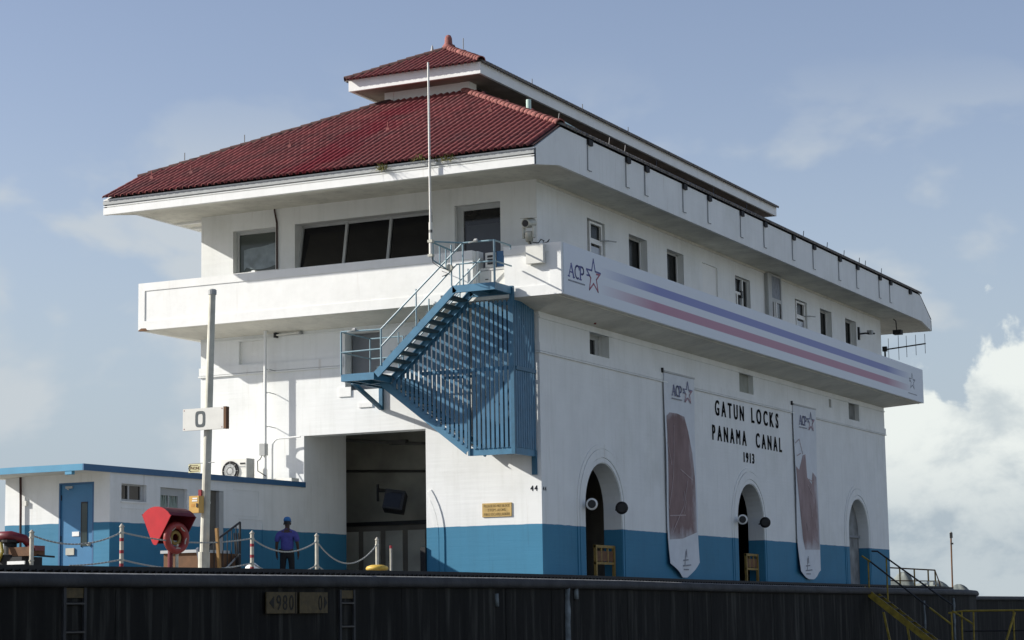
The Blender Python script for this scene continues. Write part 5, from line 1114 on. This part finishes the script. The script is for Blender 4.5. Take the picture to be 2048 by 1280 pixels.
# steps with handrails beside the annex
t = thing('stair_rail', (-3, -8.6, 0), 'black stair handrail with balusters in front of the annex door', 'railing')
for yy, h in ((-8.45, 1.28), (-9.6, .72)): MB().tube([(-3, yy, 0), (-3, yy, h)], .025, 8).build('post', m_black, t)
MB().tube([(-3, -9.75, .70), (-3, -8.8, 1.12), (-3, -8.45, 1.28)], .024, 8).build('top_rail', m_black, t); MB().tube([(-3, -9.3, .12), (-3, -8.45, .62)], .02, 8).build('bottom_rail', m_grey, t)
for k in range(6): y = -9.4+k*.16; MB().tube([(-3, y, .1), (-3, y, .86+(y+9.4)*.42)], .012, 6).build('baluster', m_black, t)
for k in range(3): MB().tube([(-2.95+.05*k, -8.62-.03*k, .2), (-2.97+.04*k, -8.72+.02*k, 1.05)], .016, 6).build('leaning_rod', m_black, t)
t = thing('tool_crate', (-3.4, -9.2, 0), 'low brown crate with a pale lid behind the stair handrail', 'crate'); MB().box(-3.9, -3.05, -9.9, -8.35, 0, .62).build('crate_body', m_brown, t); MB().box(-3.95, -3.02, -9.95, -8.8, .62, .68).build('lid', m_frame, t)
t = MB().obox((-2.9, -10.05, .42), (.02, .0, 0), (0, .10, -.28), (0, .025, .01)).build('leaning_board', m_ink); tag(t, 'pale board leaning behind the foot of the grey pole', 'board')
t = thing('paint_tins', (-2.0, -9.2, 0), 'shiny crumpled white bundle at the foot of the stair handrail', 'bundle'); MB().lathe([(.12, 0), (.18, .08), (.14, .2), (.05, .27), (0, .28)], 9, (-2.0, -9.5, .12)).build('bundle', m_white, t); MB().lathe([(.10, 0), (.15, .06), (.1, .16), (0, .2)], 8, (-2.0, -9.28, .12)).build('bundle', m_cream, t); MB().box(-2.2, -1.8, -9.7, -9.1, 0, .119).build('pallet', m_brown, t)
# room behind the gateway: counter, cabinets, monitor
t = thing('storage_counter', (-6.2, 3.8, 0), 'tall dark counter with grey cabinet doors inside the gateway', 'counter'); MB().box(-8.6, -4.2, 3.45, 4.19, .08, 1.70).build('carcass', m_dark, t); MB().box(-8.7, -4.1, 3.38, 4.19, 1.70, 1.80).build('top', m_black, t)
for k in range(6): MB().box(-8.3+k*.68, -7.78+k*.68, 3.42, 3.449, .15, 1.55).build('cabinet_door', m_room, t)
t = thing('wall_monitor', (-5.5, 2.6, 2.2), 'black monitor hanging tilted on a bracket inside the gateway', 'monitor'); c_ = Vector((-5.50, 2.6, 2.26))
MB().obox(c_, (.25, .08, -.04), (-.04, .13, -.06), (.024, .06, .25)).build('casing', m_black, t); MB().obox(c_+Vector((.016, -.142, .058)), (.21, .065, -.03), (0, .004, 0), (.02, .055, .20)).build('screen', m_glass, t); MB().bar((-6.1, 2.75, 2.56), (-5.45, 2.65, 2.54), .05, .05).build('bracket', m_black, t); MB().bar((-6.1, 2.75, 2.3), (-6.1, 2.75, 2.75), .05, .05).build('hanger', m_black, t); MB().bar((-6.1, 2.75, 2.62), (-6.1, 4.19, 2.62), .05, .05).build('wall_arm', m_pipe, t)
t = MB().box(-4.1, -3.3, 2.4, 3.2, 0, .9).build('storage_bin', m_black); tag(t, 'dark bin just inside the right side of the gateway', 'bin')
t = MB().box(-3.30, -3.16, -.06, .4, 0, .95).build('corner_guard', m_track); tag(t, 'dark steel guard at the right jamb of the gateway', 'corner guard')

# ------------------------------------------------------------------ the man with his back to the camera
def skin_mesh(name, nodes, edges, m, sub=2):
    me = bpy.data.meshes.new(name); names = list(nodes); me.from_pydata([nodes[k][0] for k in names], [], []) if False else me.from_pydata([nodes[k][0] for k in names], [(names.index(a), names.index(b)) for a, b in edges], [])
    o = bpy.data.objects.new(name, me); COL.objects.link(o); sm_ = o.modifiers.new('s', 'SKIN'); sm_.use_smooth_shade = True
    for k, nm in enumerate(names):
        r = nodes[nm][1]; r = (r, r) if isinstance(r, (int, float)) else r; me.skin_vertices[0].data[k].radius = r; me.skin_vertices[0].data[k].use_root = (k == 0)
    ss = o.modifiers.new('u', 'SUBSURF'); ss.levels = ss.render_levels = sub
    dg = bpy.context.evaluated_depsgraph_get(); out = bpy.data.meshes.new_from_object(o.evaluated_get(dg)); bpy.data.objects.remove(o); out.materials.clear(); out.materials.append(m); out.name = name; return out
man = thing('person', (0, 0, 0), 'man in blue shirt, dark trousers and blue cap standing with his back turned', 'person')
N_ = {'pelvis': ((0, 0, .92), (.15, .105)), 'waist': ((0, 0, 1.02), (.14, .10)), 'chest': ((0, .0, 1.24), (.165, .11)), 'sh': ((0, -.01, 1.38), (.13, .085)), 'neck': ((0, -.005, 1.46), .052), 'jaw': ((0, .02, 1.53), (.066, .075)), 'head': ((0, .012, 1.61), (.075, .090)), 'crown': ((0, .005, 1.665), (.055, .065))}
E_ = [('pelvis', 'waist'), ('waist', 'chest'), ('chest', 'sh'), ('sh', 'neck'), ('neck', 'jaw'), ('jaw', 'head'), ('head', 'crown')]
for s_, sd_ in ((-1, 'l'), (1, 'r')):
    N_.update({'hip'+sd_: ((s_*.095, 0, .84), .085), 'knee'+sd_: ((s_*.115, .015, .47), .056), 'ank'+sd_: ((s_*.125, -.01, .085), .04), 'toe'+sd_: ((s_*.14, .13, .035), .035),
               'shd'+sd_: ((s_*.195, -.01, 1.345), .058), 'elb'+sd_: ((s_*.262, -.03, 1.07), .043), 'wri'+sd_: ((s_*.272, .035, .84), .028), 'palm'+sd_: ((s_*.270, .05, .765), (.020, .036))})
    E_ += [('pelvis', 'hip'+sd_), ('hip'+sd_, 'knee'+sd_), ('knee'+sd_, 'ank'+sd_), ('ank'+sd_, 'toe'+sd_), ('sh', 'shd'+sd_), ('shd'+sd_, 'elb'+sd_), ('elb'+sd_, 'wri'+sd_), ('wri'+sd_, 'palm'+sd_)]
    for k, (dy, ln) in enumerate(((.028, .070), (.010, .082), (-.008, .076), (-.025, .060))):
        N_['f%d%s' % (k, sd_)] = ((s_*.268, .052+dy, .765-ln*.55), .009); N_['g%d%s' % (k, sd_)] = ((s_*.255, .056+dy, .765-ln), .008); E_ += [('palm'+sd_, 'f%d%s' % (k, sd_)), ('f%d%s' % (k, sd_), 'g%d%s' % (k, sd_))]
    N_['th'+sd_] = ((s_*.258, .100, .775), .010); N_['ti'+sd_] = ((s_*.252, .115, .735), .008); E_ += [('palm'+sd_, 'th'+sd_), ('th'+sd_, 'ti'+sd_)]
body = link('body', skin_mesh('body', N_, E_, m_skin), man)
Ns = {'waist': ((0, 0, .86), (.172, .125)), 'w2': ((0, 0, 1.02), (.18, .128)), 'chest': ((0, .0, 1.24), (.20, .135)), 'sh': ((0, -.008, 1.375), (.17, .105)), 'col': ((0, -.004, 1.475), (.064, .064)), 'trap': ((0, -.006, 1.43), (.095, .078))}
Es = [('waist', 'w2'), ('w2', 'chest'), ('chest', 'sh'), ('sh', 'trap'), ('trap', 'col')]
for s_, sd_ in ((-1, 'l'), (1, 'r')):
    Ns.update({'shd'+sd_: ((s_*.21, -.01, 1.335), .085), 'slv'+sd_: ((s_*.262, -.025, 1.11), .074)}); Es += [('sh', 'shd'+sd_), ('shd'+sd_, 'slv'+sd_)]
link('shirt', skin_mesh('shirt', Ns, Es, m_shirt), man)
Nt = {'belt': ((0, 0, 1.0), (.155, .112)), 'pelvis': ((0, 0, .90), (.162, .118))}
Et = [('belt', 'pelvis')]
for s_, sd_ in ((-1, 'l'), (1, 'r')):
    Nt.update({'hip'+sd_: ((s_*.098, 0, .80), .098), 'knee'+sd_: ((s_*.115, .015, .47), .076), 'ank'+sd_: ((s_*.125, -.01, .09), .066)}); Et += [('pelvis', 'hip'+sd_), ('hip'+sd_, 'knee'+sd_), ('knee'+sd_, 'ank'+sd_)]
link('trousers', skin_mesh('trousers', Nt, Et, m_trou), man)
for s_ in (-1, 1): MB().obox((s_*.13, .05, .035), (.048, 0, 0), (.01*s_, .135, 0), (0, 0, .035)).build('shoe', m_black, man)
cap = MB().lathe([(.090, -.01), (.094, .03), (.080, .075), (.045, .10), (0, .108)], 18, (0, .008, 1.645)).build('cap', m_cap, man, smooth=True); MB().lathe([(.079, -.075), (.083, -.03), (.086, .005)], 16, (0, .0, 1.635)).build('hair', m_black, man); MB().obox((0, .135, 1.64), (.07, 0, 0), (0, .055, -.012), (0, .001, .006)).build('peak', m_cap, cap)
for s_ in (-1, 1): MB().obox((s_*.083, .012, 1.575), (.010, 0, 0), (0, .018, 0), (0, .004, .030)).build('ear', m_skin, man)
MB().obox((0, .112, 1.57), (.012, 0, 0), (0, .016, 0), (0, -.004, .022)).build('nose', m_skin, man)
for s_ in (-1, 1): MB().obox((s_*.032, .098, 1.60), (.012, 0, 0), (0, .006, 0), (0, 0, .006)).build('eye', m_cream, man)
MB().obox((0, .098, 1.527), (.024, 0, 0), (0, .006, 0), (0, 0, .005)).build('mouth', m_rust, man)
MB().obox((-.165, -.07, .90), (.028, 0, 0), (0, .02, 0), (0, 0, .055)).build('belt_pouch', m_track, man)
man.location = (-5.52, -2.62, 0); man.rotation_euler = (0, 0, R(22)); man.scale = (.965, .965, .965)

# ------------------------------------------------------------------ far right: railing, post, gangway
t = thing('end_railing', (0, 31, 0), 'low brownish railing beyond the far end of the control house', 'railing')
YR = 31.5
for x_ in (-.35, .2, .72, .98): MB().tube([(x_, YR, 0), (x_, YR, .80-.08*(x_+.35))], .03, 6).build('post', m_brownl, t)
MB().tube([(-.9, YR, .845), (.98, YR, .70), (1.14, YR, .2), (1.14, YR, 0)], .026, 6).build('top_rail', m_brown, t); MB().tube([(-.9, YR, .36), (.98, YR, .30)], .02, 6).build('bottom_rail', m_brown, t)
for x_ in (.72, .95): MB().box(x_-.04, x_+.04, YR-.06, YR-.035, .16, .30).build('white_patch', m_cream, t)
t = thing('slim_post', (-1.15, 42, 0), 'slim rusty post with a small lamp head at the end of the quay', 'post'); MB().tube([(-1.15, 42, -.1), (-1.12, 42, 2.40)], .035, 6).build('post', m_brown, t); MB().box(-1.16, -1.06, 41.95, 42.05, 2.22, 2.44).build('lamp_head', m_track, t); MB().lathe([(.05, 0), (.05, .05), (0, .07)], 8, (-1.12, 42, 2.42)).build('cap', m_grey, t); MB().box(-1.14, -1.04, 41.96, 42.04, 1.95, 2.02).build('bracket', m_track, t)
m_ora = mat('rusty_orange_paint', (.26, .07, .03), .7, .4, 6)
t = thing('fender_block', (-2.85, 60, -.2), 'orange rusty block on top of the far lock wall at the right edge', 'fender'); MB().box(-3.25, -2.8, 64.6, 66.4, -.16, .12).build('block', m_ora, t); MB().tube([(-2.88, 65.4, -.3), (-2.88, 65.4, -5)], .22, 8).build('fender_pipe', m_pale, t)
gw = thing('gangway_stair', (4.2, 16.8, -1), 'steep yellow edged gangway stair going down from the quay to the gate walkway', 'stair')
YA_, YB_ = 16.4, 17.3
def sz(x): return -.02-.80*(x-2.9)
for yy in (YA_, YB_): MB().bar((2.85, yy, sz(2.85)-.12), (5.55, yy, sz(5.55)-.12), .04, .19 if yy == YA_ else .07).build('stringer', m_yeld, gw)
for k in range(11): x = 3.15+k*.235; MB().box(x-.10, x+.12, YA_+.03, YB_-.03, sz(x)-.13, sz(x)-.10).build('tread', m_track, gw)
m_dkr = m_black
MB().tube([(2.84, YA_, .89), (3.10, YA_, .71)], .028, 8).build('handrail', m_yeld, gw); MB().tube([(3.10, YA_, .71), (4.85, YA_, -.69)], .026, 8).build('handrail', m_dkr, gw); MB().tube([(4.85, YA_, -.69), (5.5, YA_, -1.20)], .03, 8).build('handrail', m_yeld, gw)
MB().tube([(2.88, YB_, 1.05), (3.06, YB_, 1.04), (3.3, YB_, .86), (5.30, YB_, -.62)], .026, 8).build('handrail', m_dkr, gw); MB().tube([(5.30, YB_, -.80), (5.92, YB_, -1.20)], .03, 8).build('handrail', m_yeld, gw)
for (x, z) in ((3.03, .76), ): MB().tube([(x, YA_, z), (x, YA_, -.1)], .024, 8).build('post', m_yeld, gw)
MB().tube([(3.33, YB_, .83), (3.33, YB_, -.45)], .024, 8).build('post', m_yeld, gw)
MB().tube([(5.5, YA_, -.82), (5.5, YA_, -2.1)], .026, 8).build('post', m_yeld, gw); MB().tube([(5.93, YB_, -.83), (5.90, YB_, -2.1)], .026, 8).build('post', m_yeld, gw)
MB().bar((3.45, YA_-.02, -.80), (3.72, YA_-.02, -2.2), .06, .06).build('brace', m_yeld, gw); MB().bar((4.16, YA_-.02, -1.25), (4.33, YA_-.02, -2.4), .06, .06).build('brace', m_yeld, gw)
wk = thing('gate_walkway', (8, 17, -1.9), 'dark lock gate walkway with a yellow railing at the lower right', 'walkway')
MB().box(5.3, 12.0, YA_-.1, YB_+.25, -2.05, -1.95).build('deck', m_track, wk); MB().box(5.3, 12.0, YA_-.05, YB_+.15, -5.8, -2.051).build('gate_leaf', m_track, wk)
MB().tube([(5.15, YB_+.1, -.86), (5.6, YB_+.1, -.80), (12, YB_+.1, -.82)], .03, 8).build('top_rail', m_yeld, wk); MB().tube([(5.6, YB_+.1, -1.40), (12, YB_+.1, -1.40)], .02, 8).build('mid_rail', m_track, wk)
for x in (5.55, 7.1, 8.7, 10.3): MB().tube([(x, YB_+.1, -.81), (x-.02, YB_+.1, -1.95)], .026, 8).build('post', m_yeld, wk)
MB().bar((7.15, YB_+.05, -.86), (6.85, YB_-.3, -1.95), .05, .05).build('brace', m_yeld, wk)
# signs on the lock wall
def wall_sign(y0, y1, lab):
    t = thing('draught_sign', (EX, (y0+y1)/2, -.5), lab, 'sign', 'ochre signs on the lock wall'); MB().box(EX-.02, EX+.0, y0, y1, -.665, -.318).build('plate', m_och2, t); return t
fx = FX(EX+.001)
t = wall_sign(-16.80, -15.87, 'dirty ochre wall sign with an arrow and the number 980'); a = MB(); a.plate([(-16.72, -.49), (-16.58, -.39), (-16.58, -.59)], [], fx, 0, .004); a.build('arrow', m_fadb, t)
m_ = MB(); word(m_, '980', -16.50, -.61, .24, .52, fx, .005, .35); m_.build('numerals', m_fadb, t); MB().box(EX, EX+.006, -15.93, -15.90, -.66, -.32).build('bar', m_fadb, t)
t = wall_sign(-15.79, -14.90, 'dirty ochre wall sign with the number 0 and an arrow at its right end'); m_ = MB(); word(m_, '0', -15.20, -.62, .25, .12, fx, .005); m_.build('numerals', m_fadb, t); a = MB(); a.plate([(-14.92, -.49), (-15.02, -.39), (-15.02, -.59)], [], fx, 0, .004); a.build('arrow', m_fadb, t)
# frame of the sky: the dome is the world itself
